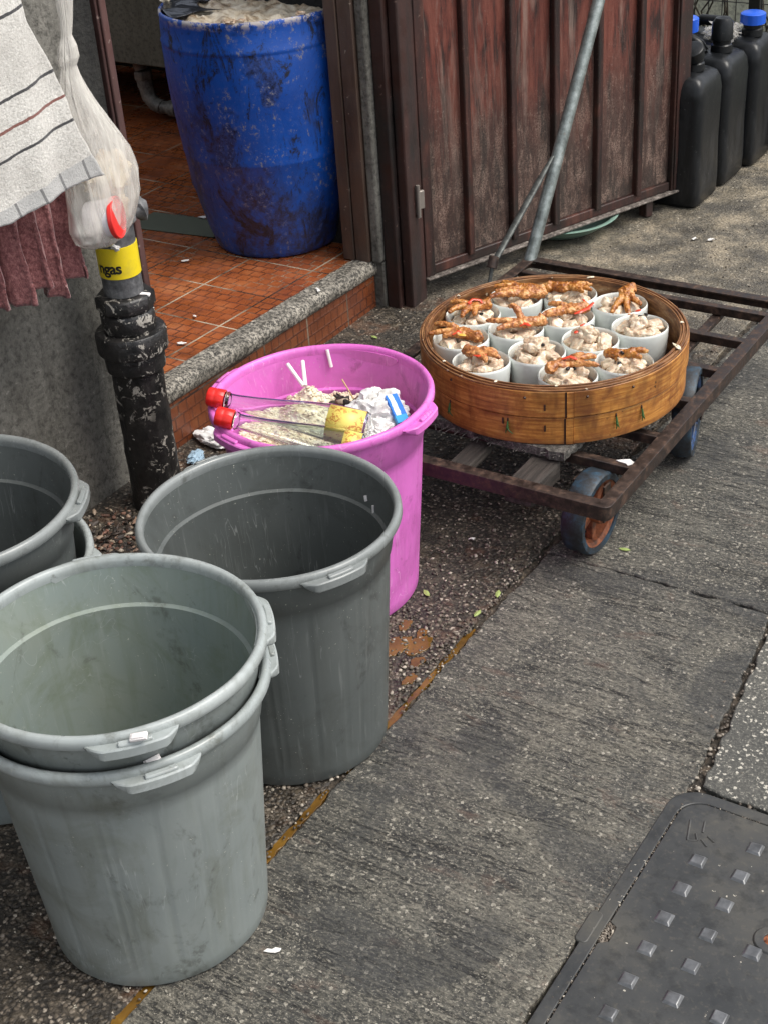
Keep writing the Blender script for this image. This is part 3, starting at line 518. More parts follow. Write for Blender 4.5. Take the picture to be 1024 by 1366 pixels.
# ================================================================ STEP, FLOOR, WALLS
def zf(y): return .14+.032*max(0, 3.35-y)
def step_and_room():
    m = MB(); ny = 30; ys = [2.2+(4.75-2.2)*i/ny for i in range(ny+1)]; xs = [-2.302, -2.9, -3.6, -4.4, -5.2]
    vs = [(x, y, zf(y)-.0015) for y in ys for x in xs]; k = len(xs)
    m.add(vs, [(j*k+i+1, j*k+i, (j+1)*k+i, (j+1)*k+i+1) for j in range(ny) for i in range(k-1)])
    struct(m.build('floor', 'tile', smooth=False))
    t = thing('doorstep', 'low red tiled doorstep edged with worn speckled granite', 'doorstep', (0, 0, 0))
    # nosing: rounded bar, slightly rising towards the pillar
    m = MB(); pr = [(-2.302, -.045), (-2.302, 0), (-2.262, .002), (-2.247, -.001), (-2.238, -.009), (-2.235, -.02), (-2.236, -.038), (-2.243, -.045)]; n = 60; vs = []
    for i in range(n+1):
        y = 2.25+(3.345-2.25)*i/n; z = zf(y)+.002
        for j, (x, dz) in enumerate(pr):
            a = .0016*mn.noise(Vector((y*40, j*2.3, 1))); vs.append((x+(a if j > 1 else 0), y, z+dz+a))
    kk = len(pr); fs = [(i*kk+j, i*kk+(j+1) % kk, (i+1)*kk+(j+1) % kk, (i+1)*kk+j) for i in range(n) for j in range(kk)]
    fs += [tuple(reversed(range(kk))), tuple(n*kk+j for j in range(kk))]
    m.add(vs, fs); m.build('nosing', 'granite', t, ang=60)
    m = MB(); y0, y1 = 2.25, 3.338
    vs = [(-2.30, y0, -.02), (-2.243, y0, -.02), (-2.243, y1, -.02), (-2.30, y1, -.02), (-2.30, y0, zf(y0)-.043), (-2.243, y0, zf(y0)-.043), (-2.243, y1, zf(y1)-.043), (-2.30, y1, zf(y1)-.043)]
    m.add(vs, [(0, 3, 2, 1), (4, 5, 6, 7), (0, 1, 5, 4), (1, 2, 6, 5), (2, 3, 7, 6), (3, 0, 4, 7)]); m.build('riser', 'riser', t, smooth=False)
    # mat patch on the floor
    m = MB(); m.prism([(-3.12, 3.26), (-2.80, 3.30), (-2.80, 3.43), (-3.12, 3.40)], zf(3.3)-.0005, zf(3.3)+.003)
    tag(m.build('floor_mat', 'green', bevel=.001), 'flat dark green mat patch lying on the red tiles beside the blue barrel', 'mat')
    # concrete pillar on the left
    def wall(name, label, lo, hi, mat, bevel=.006, cat='wall'):
        m = MB(); m.box(lo, hi); return tag(m.build(name, mat, bevel=bevel), label, cat)
    wall('concrete_pillar', 'grimy grey concrete wall pillar behind the hanging towels and gas pipe', (-2.75, -2.2, -.03), (-2.25, 2.27, 3.3), 'wall', .012)
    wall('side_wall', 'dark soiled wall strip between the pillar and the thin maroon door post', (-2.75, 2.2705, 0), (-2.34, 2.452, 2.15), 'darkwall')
    wall('lintel_wall', 'plain rendered wall above the open doorway', (-2.75, 2.275, 2.155), (-2.28, 3.40, 3.3), 'wall')
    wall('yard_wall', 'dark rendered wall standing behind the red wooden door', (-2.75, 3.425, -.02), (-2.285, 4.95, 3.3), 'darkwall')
    wall('inner_back_wall', 'dim olive rendered wall at the back of the room, opened for sky light, behind the sink counter', (-5.3, 4.76, 0), (-2.755, 4.86, 1.9), 'inner')  # room has no roof and low inner walls so sky light fills it
    wall('inner_side_wall', 'dim rendered side wall deep inside the room, cut low for sky light', (-5.4, 2.1, 0), (-5.21, 4.755, 1.2), 'inner')
    wall('inner_near_wall', 'dim rendered inner wall beside the doorway pillar, cut low for sky light', (-5.2, 2.08, 0), (-2.755, 2.19, 1.2), 'inner')
    m = MB(); m.box((-2.375, 2.4525, zf(2.44)+.002), (-2.330, 2.488, 2.15)); m.box((-2.330, 2.459, zf(2.48)+.004), (-2.323, 2.481, 2.14))
    tag(m.build('door_post', 'maroonpost', bevel=.003), 'thin dark maroon door post rising behind the black gas pipe', 'door post')
    t = thing('door_jamb', 'brown painted doorway jamb standing at the end of the granite step', 'door jamb', (-2.28, 3.34, 0))
    m = MB(); m.box((-2.333, 3.318, .1425), (-2.294, 3.42, 2.15)); m.box((-2.291, 3.321, .1425), (-2.245, 3.42, 2.15)); m.box((-2.296, 3.328, .1425), (-2.290, 3.40, 2.15)); m.build('frame', 'brown', t, bevel=.003)
    m = MB(); m.box((-2.284, 3.346, -.02), (-2.213, 3.424, .14)); m.box((-2.243, 3.33, .1405), (-2.213, 3.424, 3.2)); m.build('render_strip', 'wall', t, bevel=.006)
    t = thing('gate_post', 'dark rotten red timber post carrying the open door', 'gate post', (-2.17, 3.39, 0))
    m = MB(); m.box((-2.211, 3.352, -.01), (-2.168, 3.46, 2.3)); m.box((-2.165, 3.372, -.01), (-2.135, 3.455, 2.3)); m.build('timber', 'oldjamb', t, bevel=.005)
step_and_room()
def door():
    an = R(21.87); P0 = Vector((-2.134, 3.45, 0)); D = Vector((sin(an), cos(an), 0)); N = Vector((cos(an), -sin(an), 0))   # N faces the lane
    Mx = Matrix((D, -N, Vector((0, 0, 1)))).transposed().to_4x4(); Mx.translation = P0     # local: x along, y away from lane, z up
    t = thing('plank_door', 'weathered red brown panelled door standing open over the lane', 'door', (0, 0, 0))
    t['_o'] = [0, 0, 0]; t.location = P0; t.rotation_euler = (0, 0, math.atan2(D.y, D.x))
    def part(name, boxes, mat, parent=t, bevel=.003):
        m = MB(); [m.box(*b) for b in boxes]; return m.build(name, mat, parent, bevel=bevel)
    ribs = [.175, .347, .515, .69, .866]; edges = [.036]+ribs+[1.012]
    for i in range(6): part('panel', [((edges[i]+(.012 if i else .0), .016, .095), (edges[i+1]-(.012 if i < 5 else 0), .028, 1.87))], 'door', bevel=0)
    for r in ribs: part('rib', [((r-.0115, -.004, .086), (r+.0115, .034, 1.872))], 'doorframe', bevel=.004)
    part('stile', [((.0, -.002, .064), (.035, .040, 1.95))], 'doorframe'); part('stile', [((1.013, -.003, .064), (1.08, .040, 1.95)), ((1.02, -.008, .07), (1.028, -.0035, 1.94))], 'doorframe')
    part('bottom_rail', [((.036, .004, .0645), (1.0125, .038, .094))], 'doorframe'); part('top_rail', [((.036, .0, 1.873), (1.0125, .038, 1.949))], 'doorframe')
    part('ledge', [((.0, -.014, .056), (1.08, .041, .0638))], 'ledge', bevel=.003)
    part('foot', [((.905, .0, .0005), (.935, .035, .0555))], 'doorframe')
    h = part('hinge', [((-.05, -.012, .27), (-.028, -.004, .355)), ((-.026, -.016, .285), (-.002, -.004, .34))], 'chrome')
    m = MB(); m.tube([(-.027, -.018, .265), (-.027, -.018, .36)], .006, 10); m.build('hinge_pin', 'chrome', h)
door()
def sink():
    t = thing('sink_counter', 'dark olive sink counter at the back of the red tiled room', 'counter', (-3.9, 4.1, .14))
    m = MB(); m.box((-5.15, 4.1, .375), (-2.9, 4.13, .98)); m.build('panel', 'counter', t, bevel=.004)
    m = MB(); m.box((-5.15, 4.08, .981), (-2.88, 4.7, 1.02)); m.build('worktop', 'counter', t, bevel=.004)
    for x in (-4.9, -2.95):
        m = MB(); m.box((x-.03, 4.14, .139), (x+.03, 4.2, .98)); m.build('leg', 'inner', t, bevel=.003)
    t = thing('drain_pipe', 'old pale plastic drain pipe elbow under the sink counter', 'pipe', (-3.80, 4.18, .14))
    def T(pts, r, name, mat='pvc'): m = MB(); m.tube(pts, r, 16); m.build(name, mat, t)
    T([(-3.82, 4.2, .42), (-3.82, 4.2, .37), (-3.805, 4.2, .325)], .026, 'pipe')
    m = MB(); m.lathe([(.033, 0), (.036, .005), (.036, .03), (.033, .035)], 6, (-3.802, 4.2, .288)); m.build('nut', 'pvc', t, bevel=.003)
    T([(-3.802, 4.2, .29), (-3.798, 4.2, .262)], .03, 'collar')
    T([(-3.798, 4.2, .262), (-3.79, 4.2, .225), (-3.765, 4.2, .198), (-3.73, 4.2, .19)], .028, 'elbow')
    T([(-3.73, 4.2, .19), (-3.0, 4.2, .187)], .024, 'pipe'); T([(-3.69, 4.2, .19), (-3.655, 4.2, .19)], .031, 'collar')
    for k in range(1): T([(-3.66, 4.32, .14), (-3.55, 4.32, .9)], .02, 'pipe', 'inner')
sink()
# ================================================================ BINS
def make_bin(label, x, y, z0, H, Rr, Rb, body, rim, lugs, group, z_ledge=.085, grooves=(), tilt=(0, 0), inner=None):
    t = thing('garbage_bin', label, 'garbage bin', (x, y, z0), group)
    ra = Rr-.010; zl = H-z_ledge
    def gr(a, z, r, amp=1):
        v = .0026*sin(2*a+x*9)+.0014*sin(3*a+y*5)+.0010*mn.noise(Vector((cos(a)*3+x*7, sin(a)*3, z*5)))
        for g in grooves:
            d = (a-R(g)+pi) % (2*pi)-pi
            if abs(d) < .018 and .05 < z < zl-.02: v -= .0016*amp*(1-abs(d)/.018)
        return v
    rl = Rb+(ra-.010-Rb)*(zl/H)
    pr = [(Rb-.010, 0), (Rb-.003, .001), (Rb, .006)]+[(Rb+(rl-Rb)*k/16, .006+(zl-.006)*k/16) for k in range(1, 17)]+[(rl+.0035, zl+.003), (ra-.003, H-.03), (ra-.001, H-.014)]
    m = MB(); m.lathe(pr, 256, fn=gr, cap=False, c=(x, y, z0)); n_out = len(m.f)
    pin = [(ra-.003, H-.010), (ra-.006, H-.03), (rl+.0012, zl+.003), (rl-.0055, zl)]+[(Rb-.004+(rl-Rb)*k/12, .010+(zl-.012)*k/12) for k in range(11, -1, -1)]+[(Rb-.03, .007), (0.0001, .009)]
    m.lathe(pin, 160, fn=lambda a, z, r: gr(a, z, r, .0) if r > .05 else 0, cap=False, c=(x, y, z0), mi=1)
    m.lathe([(ra-.001, H-.014), (ra-.003, H-.010)], 160, fn=lambda a, z, r: gr(a, z, r, 0), cap=False, c=(x, y, z0)); m.lathe([(0.0001, .0), (Rb-.010, 0)], 64, cap=False, c=(x, y, z0))
    m.build('body', [body, inner or body], t, ang=50)
    # rolled rim
    m = MB(); sec = [(ra-.0045, -.016), (ra-.0055, -.006), (ra-.003, .001), (ra+.002, .0035), (ra+.007, .0015), (ra+.0095, -.004), (ra+.0098, -.012), (ra+.006, -.018), (ra+.004, -.0165), (ra+.0035, -.019)]
    m.lathe([(r, H+z-.0035) for r, z in sec], 160, fn=lambda a, z, r: gr(a, z, r, 0), cap=False, c=(x, y, z0), closed=True); m.build('rim', rim, t, ang=60)
    for la in lugs:
        m = MB(); n = 24; vs = []; half = .30
        for i in range(n+1):
            u = -1+2*i/n; a = R(la)+u*half; e = 1 if abs(u) < .62 else max(0, 1-((abs(u)-.62)/.38))**.8
            out = ra+.006+.0175*e; dn = H-.013-.016*e; tp = H-.0115+.001*e
            sec = [(ra-.004, dn-.006), (out-.003, dn), (out, dn+.003), (out, tp-.002), (out-.002, tp), (ra-.004, tp)]
            vs += [(x+r*cos(a), y+r*sin(a), z0+z) for r, z in sec]
        k = 6; fs = [(i*k+j, (i+1)*k+j, (i+1)*k+(j+1) % k, i*k+(j+1) % k) for i in range(n) for j in range(k)]+[tuple(range(k)), tuple(reversed([n*k+j for j in range(k)]))]
        m.add(vs, fs)
        h = m.build('handle', rim, t, ang=40, bevel=.0012)
        m = MB(); n = 8; vs = []
        for i in range(n+1):
            a = R(la)+(-.09+.2*i/n); sec = [(ra+.0115, H-.016), (ra+.0200, H-.016), (ra+.0200, H-.0065), (ra+.0115, H-.0045)]
            vs += [(x+r*cos(a), y+r*sin(a), z0+z) for r, z in sec]
        m.add(vs, [(i*4+j, (i+1)*4+j, (i+1)*4+(j+1) % 4, i*4+(j+1) % 4) for i in range(n) for j in range(4)]+[(0, 1, 2, 3), (n*4+3, n*4+2, n*4+1, n*4)])
        m.build('lug', rim, h, bevel=.002, ang=40)
    if tilt != (0, 0): t.rotation_euler = (tilt[0], tilt[1], 0)
    return t
G1 = (-62, -58, -40, -38, -20, -10, -2, 1, 20, 60, 63, 120, 150, 200, 240, 270)
FB, MBn, LB, PB = (-1.304, 1.185), (-1.365, 1.658), (-1.782, 1.328), (-1.546, 2.084)
make_bin('lower light grey bin of the nearest stack, standing on the pavement', FB[0], FB[1], .0015, .482, .227, .173, 'bin_light', 'bin_rim', (-34, 45, 146, 225), 'grey garbage bins', grooves=G1, inner='bin_light_in')
make_bin('upper light grey bin nested in the nearest stack, empty with scuffed inside', FB[0]+.001, FB[1]+.002, .0650, .482, .227, .173, 'bin_light', 'bin_rim', (-41, 43, 139, 223), 'grey garbage bins', grooves=G1, inner='bin_light_in')
make_bin('single dark grey bin, empty, in front of the pink bin', MBn[0], MBn[1], .0015, .481, .226, .173, 'bin_dark', 'bin_rim_d', (-25, 155), 'grey garbage bins', grooves=G1)
make_bin('lower grey bin of the left stack, near the concrete pillar', LB[0]+.004, LB[1], .0005, .452, .227, .173, 'bin_light', 'bin_rim', (24, 114, 204, 294), 'grey garbage bins', grooves=G1)
make_bin('upper dark grey bin of the left stack, cut by the photo edge', LB[0], LB[1], .088, .484, .226, .172, 'bin_dark', 'bin_rim_d', (31, 121, 211, 301), 'grey garbage bins', grooves=G1)
make_bin('bright pink bin half full of food waste and bottles', PB[0], PB[1], .0005, .463, .225, .170, 'pink', 'pink', (4, 94, 184, 254), None, grooves=(-38, -34, -12, -8, 14, 60, 120, 180, 240, 300), z_ledge=.095)
# white clips jammed in the handles of the front stack
for (lx, ly, lz, lab, rot) in [(-1.119, 1.038, .546, 'white plastic chip stuck on the handle of the upper front bin', .5), (-1.132, 1.066, .476, 'white plastic chip lying on the handle of the lower front bin', 1.0)]:
    m = MB(); m.box((-.012, -.006, 0), (.012, .006, .005)); m.box((-.009, -.0045, .005), (.010, .004, .0072)); o = m.build('plastic_chip', 'straw', bevel=.002); o.location = (lx, ly, lz); o.rotation_euler = (.25, -.2, rot); tag(o, lab, 'plastic chip', 'white plastic chips')
# ---------------------------------------------------------------- contents of the pink bin
def pink_contents():
    cx, cy = PB; g = random.Random(11)
    m = MB(); n = 70; vs = []; idx = {}; Rw = .187
    def hz(x, y):
        u = x*.83+y*.56; v = -x*.56+y*.83     # u to the right of the picture, v away
        h = .362+.050*math.exp(-((u+.033)**2+(v-.100)**2)/.0020)+.018*math.exp(-((u-.02)**2+(v-.05)**2)/.006)
        return h+.016*mn.noise(Vector((x, y, 0))*22)+.010*mn.noise(Vector((x, y, 3))*60)+.004*mn.noise(Vector((x, y, 9))*150)
    for i in range(n+1):
        for j in range(n+1):
            x = -Rw+2*Rw*i/n; y = -Rw+2*Rw*j/n
            if x*x+y*y <= Rw*Rw: idx[i, j] = len(vs); vs.append((cx+x, cy+y, hz(x, y)))
    m.add(vs, [(idx[i, j], idx[i+1, j], idx[i+1, j+1], idx[i, j+1]) for i in range(n) for j in range(n) if all(q in idx for q in ((i, j), (i+1, j), (i+1, j+1), (i, j+1)))])
    for k in range(2600):
        a = g.uniform(0, 2*pi); r = Rw*.97*g.random()**.5; x, y = r*cos(a), r*sin(a); s = g.uniform(.0016, .0042)
        m.ico((cx+x, cy+y, hz(x, y)+s*.3), s, 1, .3, k, (1.5, .8, .7), rot=g.uniform(0, 3))
    tag(m.build('food_waste', 'rice', ang=80), 'heap of pale soggy rice and leftovers filling the pink bin', 'food waste', kind='stuff')
    m = MB()
    for k in range(46):
        u, v = .055+g.gauss(0, .022), .07+g.gauss(0, .016); x, y = u*.83-v*.56, u*.56+v*.83
        m.ico((cx+x, cy+y, hz(x, y)+.008+g.random()*.014), g.uniform(.004, .009), 1, .5, k, (1.5, .8, .7), rot=g.uniform(0, 3))
    tag(m.build('bone_scraps', 'muck', ang=60), 'small clump of dark bone and shell scraps on the rice waste', 'food scraps', kind='stuff')
    def P(u, v, z): return Vector((cx+u*.83-v*.56, cy+u*.56+v*.83, z-.05))
    def uvof(px): return None
    # crumpled tissue balls
    for (u, v, z, r, lab, sd) in [(.108, .034, .436, .058, 'larger crumpled white tissue beside the blue packet in the pink bin', 3), (.100, -.035, .432, .036, 'small crumpled white tissue next to the yellow bottle label', 8)]:
        bm = bmesh.new(); bmesh.ops.create_icosphere(bm, subdivisions=5, radius=1); m = MB(); vs = []
        for vv in bm.verts:
            p = vv.co; k = 1+.5*abs(mn.noise(p*1.5+Vector((sd, 0, 0))))-.3*abs(mn.noise(p*3.6+Vector((sd, 4, 0))))-.12*abs(mn.noise(p*9+Vector((0, sd, 0)))); q = P(u, v, z)+Vector((p.x, p.y, p.z*.8))*r*k; vs.append(q)
        m.add(vs, [tuple(q.index for q in f.verts) for f in bm.faces]); bm.free()
        tag(m.build('crumpled_tissue', 'tissue', ang=35, origin=P(u, v, z)), lab, 'tissue', 'crumpled tissues')
    m = MB(); m.box((-.036, -.0125, -.006), (.036, .0125, .006)); m.box((-.0375, -.0118, -.001), (-.036, .0118, .001)); m.box((.036, -.0118, -.001), (.0375, .0118, .001))
    o = m.build('blue_packet', 'wrapper', bevel=.003); o.location = P(.147, .000, .462); a, b = P(.136, .035, .480), P(.158, -.030, .448); o.rotation_euler = (b-a).to_track_quat('X', 'Z').to_euler(); tag(o, 'small blue and white packet leaning on the tissues in the pink bin', 'packet')
    def stick(name, p, q, r, mat, lab, cat, grp=None):
        m = MB(); m.tube([p, q], r, 8); o = m.build(name, mat, origin=p); tag(o, lab, cat, grp)
    top = Vector((-1.655, 2.172, .412))
    stick('straw', top, Vector((-1.704, 2.190, .444)), .0042, 'straw', 'white straw stub leaning left out of the rice heap', 'straw', 'straw stubs')
    stick('straw', top+Vector((.004, .002, 0)), Vector((-1.683, 2.215, .444)), .0042, 'straw', 'white straw stub standing upright out of the rice heap', 'straw', 'straw stubs')
    stick('straw', P(.012, .208, .505), P(.018, .200, .468), .0036, 'straw', 'white straw stub stuck inside the back rim of the pink bin', 'straw', 'straw stubs')
    stick('skewer', P(.070, .075, .435), P(.040, .125, .475), .0017, 'stick', 'thin bamboo skewer poking up from the bone scraps', 'skewer')
    # bottles
    def bottle(a, b, lab, i):
        a, b = Vector(a), Vector(b); ax = (b-a).normalized(); q = ax.to_track_quat('Z', 'Y'); mt = q.to_matrix().to_4x4(); mt.translation = a; L = (b-a).length
        t = thing('glass_bottle', lab, 'bottle', tuple(a), 'clear glass bottles with red caps'); t.rotation_euler = q.to_euler(); t['_o'] = [0, 0, 0]
        rb = .0365
        pr = [(.0150, .028), (.0152, .036), (.0158, .06), (.0190, .10), (.0250, .15), (.0325, .205), (rb, .245), (rb, L-.008), (rb-.004, L), (.0, L+.0005)]
        inn = [(.0, L-.004), (rb-.006, L-.005), (rb-.0028, L-.010), (rb-.0028, .245), (.0297, .205), (.0222, .15), (.0162, .10), (.0130, .06), (.0122, .028)]
        m = MB(); m.lathe(pr+inn, 48, cap=False); m.add([], []); m.build('body', 'glass', t, ang=60)
        m = MB(); m.lathe([(.0, -.001), (.0165, -.001), (.0185, .001), (.0190, .013), (.0184, .015), (.0192, .017), (.0192, .033), (.0180, .034), (.0160, .033)], 40, fn=lambda a_, z, r: .0003*sin(a_*30) if r > .018 else 0, cap=False); m.build('cap', 'redcap', t, ang=50)
        m = MB(); m.lathe([(.0154, .036), (.0178, .038), (.0178, .041), (.0156, .044)], 40, cap=False); m.build('neck_ring', 'glass', t)
        m = MB(); k = 30; vs = []
        for j in range(2):
            for s_ in range(k+1):
                aa = R(-100+200*s_/k)+(LROT[i]); vs.append(((rb+.0005)*cos(aa), (rb+.0005)*sin(aa), ((L-.078, L-.006), (L-.040, L-.006))[i][j]))
        m.add(vs, [(s_, s_+1, k+1+s_+1, k+1+s_) for s_ in range(k)]); lo = m.build('label', 'label', t); sm = lo.modifiers.new('thick', 'SOLIDIFY'); sm.thickness = .0004; sm.offset = 1
        return t
    LROT = [R(180), R(180)]
    B1 = ((-1.715, 1.943, .484), (-1.418, 2.050, .425)); B2 = ((-1.650, 1.884, .485), (-1.395, 1.992, .412))
    bottle(B1[0], B1[1], 'clear glass bottle, red cap and yellow label, farther of two in the pink bin', 0)
    bottle(B2[0], B2[1], 'clear glass bottle with red cap, nearer of the two in the pink bin', 1)
pink_contents()
# scraps lying in the empty bins
def bin_scraps():
    g = random.Random(4); cx, cy = MBn
    i = 0
    for k in range(9):
        a = R(-140+g.uniform(-40, 60)); r = g.uniform(.02, .12); m = MB(); L = g.uniform(.003, .010)
        m.tube([(0, 0, 0), (L, .001, .0005)], g.uniform(.0012, .002), 6); o = m.build('rice_scrap', 'whitescrap'); o.location = (cx+r*cos(a), cy+r*sin(a), .0105+.0015); o.rotation_euler = (0, 0, g.uniform(0, 6)); tag(o, 'tiny white food scrap on the bottom of the dark grey bin', 'food scrap', 'white scraps in the dark grey bin')
    def on_wall(a, z, L, w, lab, tiltz):
        rw = .173-.004+(.206-.173)*(z/.40)+.0; a = R(a); p = Vector((cx+(rw-.0015)*cos(a), cy+(rw-.0015)*sin(a), z)); m = MB(); d = Vector((-sin(a)*tiltz, cos(a)*tiltz, 1)).normalized()*L
        d = Vector((cos(a)*L*.09, sin(a)*L*.09, 0))+d; m.tube([p, p+d*.5, p+d], w, 8); tag(m.build('straw_piece', 'straw', origin=p), lab, 'straw piece', 'straw pieces')
    on_wall(62, .385, .028, .0022, 'thin pale straw piece stuck to the inside wall of the dark grey bin', .1)
    on_wall(69, .412, .010, .003, 'short pale straw stub stuck high inside the dark grey bin', .3)
bin_scraps()
# ================================================================ CART
def cart():
    x0, x1, y0, y1, z = -1.782, -1.03, 2.315, 3.425, .202
    t = thing('flatbed_trolley', 'rusty dark iron trolley frame with blue wheels carrying the bamboo steamer', 'trolley', (-1.4, 2.87, 0))
    def part(name, boxes, mat='cart', bevel=.002, parent=t):
        m = MB(); [m.box(*b) for b in boxes]; return m.build(name, mat, parent, bevel=bevel)
    th = .005
    # angle iron perimeter with rounded near corner
    def angle_ring():
        m = MB(); r = .018; poly = []
        for cx, cy, a0 in [(x1-r, y1-r, 0), (x0+r, y1-r, 90), (x0+r, y0+r, 180), (x1-r, y0+r, 270)]:
            for i in range(7): a = R(a0+15*i); poly.append((cx, cy, cos(a), sin(a)))
        n = len(poly); sec = [(r, -.033), (r, 0), (r-.030, 0), (r-.030, -th), (r-th, -th), (r-th, -.033)]; vs = []
        for (cx, cy, c, s_) in poly:
            for (rr, dz) in sec:
                if rr < 0: # inner flange edge: mitre
                    sx = 1 if c > 0 else -1; ex = cx+rr*(1 if cx > (x0+x1)/2 else -1); ey = cy+rr*(1 if cy > (y0+y1)/2 else -1); vs.append((ex, ey, z+dz))
                else: vs.append((cx+rr*c, cy+rr*s_, z+dz))
        k = len(sec); m.add(vs, [(i*k+j, ((i+1) % n)*k+j, ((i+1) % n)*k+(j+1) % k, i*k+(j+1) % k) for i in range(n) for j in range(k)])
        return m.build('frame', 'cart', t, bevel=.001, ang=50)
    angle_ring()
    for y in (2.502, 2.65, 2.83, 3.0, 3.17, 3.335):
        part('crossbar', [((x0+.02, y-.011, z-.0285), (x1-.0055, y+.011, z-.0055))])
    part('lengthwise_timber', [((-1.272, y0+.006, z-.05), (-1.205, 2.455, z-.0055)), ((-1.266, 2.52, z-.045), (-1.21, 2.634, z-.031))], 'wood', .004)
    part('lengthwise_timber', [((-1.42, y0+.006, z-.028), (-1.372, 2.458, z-.0058))], 'wood', .003)
    part('lengthwise_bar', [((-1.205, 3.0, z-.044), (-1.18, y1-.03, z-.0307))], 'cart')
    # frayed deck board under the steamer
    m = MB(); poly = wobble_poly([(-1.64, 2.47), (-1.5, 2.455), (-1.19, 2.445), (-1.19, 3.05), (-1.60, 3.05)], .012, .009, 4); m.prism(poly, z+.0008, z+.021); g = random.Random(9)
    for k in range(70):
        x = g.uniform(-1.62, -1.2); m.tube([(x, 2.456, z+.012), (x+g.uniform(-.02, .02), 2.452-g.uniform(.004, .02), z+g.uniform(.002, .018))], g.uniform(.0006, .0016), 5)
    m.build('deck_board', 'board', t)
    def wheel(x, y, yaw, r, w, tyre, hub):
        m = MB(); rot = Matrix.Translation((x, y, r+.001)) @ Matrix.Rotation(yaw, 4, 'Z') @ Matrix.Rotation(pi/2, 4, 'Y')
        h = w/2
        m.lathe([(r-.016, -h), (r-.004, -h), (r, -h+.005), (r, h-.005), (r-.004, h), (r-.016, h), (r-.019, 0)], 56, mat=rot, closed=True)
        ty = m.build('wheel', tyre, t, ang=40)
        m = MB(); m.lathe([(r-.0155, -h+.003), (r-.0155, h-.003), (r-.026, h-.008), (r-.026, -h+.008)], 56, mat=rot, closed=True)
        m.lathe([(.0, -h-.004), (.022, -h-.004), (.022, h+.004), (.0, h+.004)], 24, mat=rot, cap=False)
        for k in range(5):
            a = 2*pi*k/5; mm = rot @ Matrix.Rotation(a, 4, 'Z'); m.box((.018, -.009, -.008), (r-.022, .009, .008), mat=mm)
        m.build('rim', hub, ty, bevel=.002)
        m = MB(); m.lathe([(0, h+.0045), (.009, h+.0045), (.009, h+.012), (0, h+.012)], 6, mat=rot, cap=False); m.build('axle_nut', 'chrome', ty)
        # fork
        for s_ in (-1, 1):
            m = MB(); mm = Matrix.Translation((x, y, 0)) @ Matrix.Rotation(yaw, 4, 'Z'); m.box((s_*(h+.010)-.0025, -.014, r-.012), (s_*(h+.010)+.0025, .014, z-.031 if r > .09 else z-.01), mat=mm); m.build('fork', 'cart', ty, bevel=.001)
    wheel(-1.130, 2.450, R(-3), .093, .052, 'tyre', 'rust')
    wheel(-1.105, 2.925, R(14), .108, .046, 'tyre', 'rimblue')
    wheel(-1.66, 2.425, R(4), .100, .054, 'cart', 'cart'); wheel(-1.69, 3.1, R(0), .1, .05, 'tyre', 'rimblue')
    # push handle: bent galvanised pipe on both sides, brace on the near leg
    L = Vector((-1.768, 3.405, z-.01)); tp = Vector((0, .62, .87))
    m = MB(); m.tube([L, L+tp*.5, L+tp], .0175, 20); m.build('handle', 'galv', t, ang=60)
    m = MB(); m.tube([L+tp+Vector((-.16, 0, .02)), L+tp+Vector((.16, 0, .02))], .02, 16); m.build('grip', 'galv', t, ang=60)
    a = L+tp*.29+Vector((-.004, -.026, 0)); b = Vector((-1.772, 3.20, .262)); c = Vector((-1.772, 3.185, .225)); d = Vector((-1.768, 3.165, .200))
    for s_ in (0,):
        o = Vector((s_, 0, 0)); m = MB(); m.tube([a+o, a.lerp(b, .25)+o, a.lerp(b, .6)+o, b+o], [.005, .010, .010, .009], 10, flat=.55); br = m.build('brace', 'oldsteel', t, ang=60)
        m = MB(); m.tube([b+o, c+o, d+o], .0055, 8); m.build('brace_hook', 'oldsteel', br); m = MB(); m.tube([b+o+Vector((0, .012, .020)), b+o+Vector((0, -.004, -.007))], .0135, 12); m.build('sleeve', 'cart', br)
    m = MB(); m.tube([(-1.024, 3.42, .214), (-1.022, 3.34, .209), (-1.022, 3.28, .196), (-1.023, 3.24, .176), (-1.024, 3.235, .160)], .0026, 8); m.build('wire_strap', 'galv', t)
cart()
m = MB(); m.prism(wobble_poly([(-1.145, 2.525), (-1.11, 2.512), (-1.10, 2.53), (-1.12, 2.54)], .01, .006, 3), 0, .0015); o = m.build('plastic_scrap', 'tissue'); o.location = (.045, -.018, .1972); tag(o, 'scrap of pale plastic film caught on the trolley crossbar above the near wheel', 'plastic scrap')
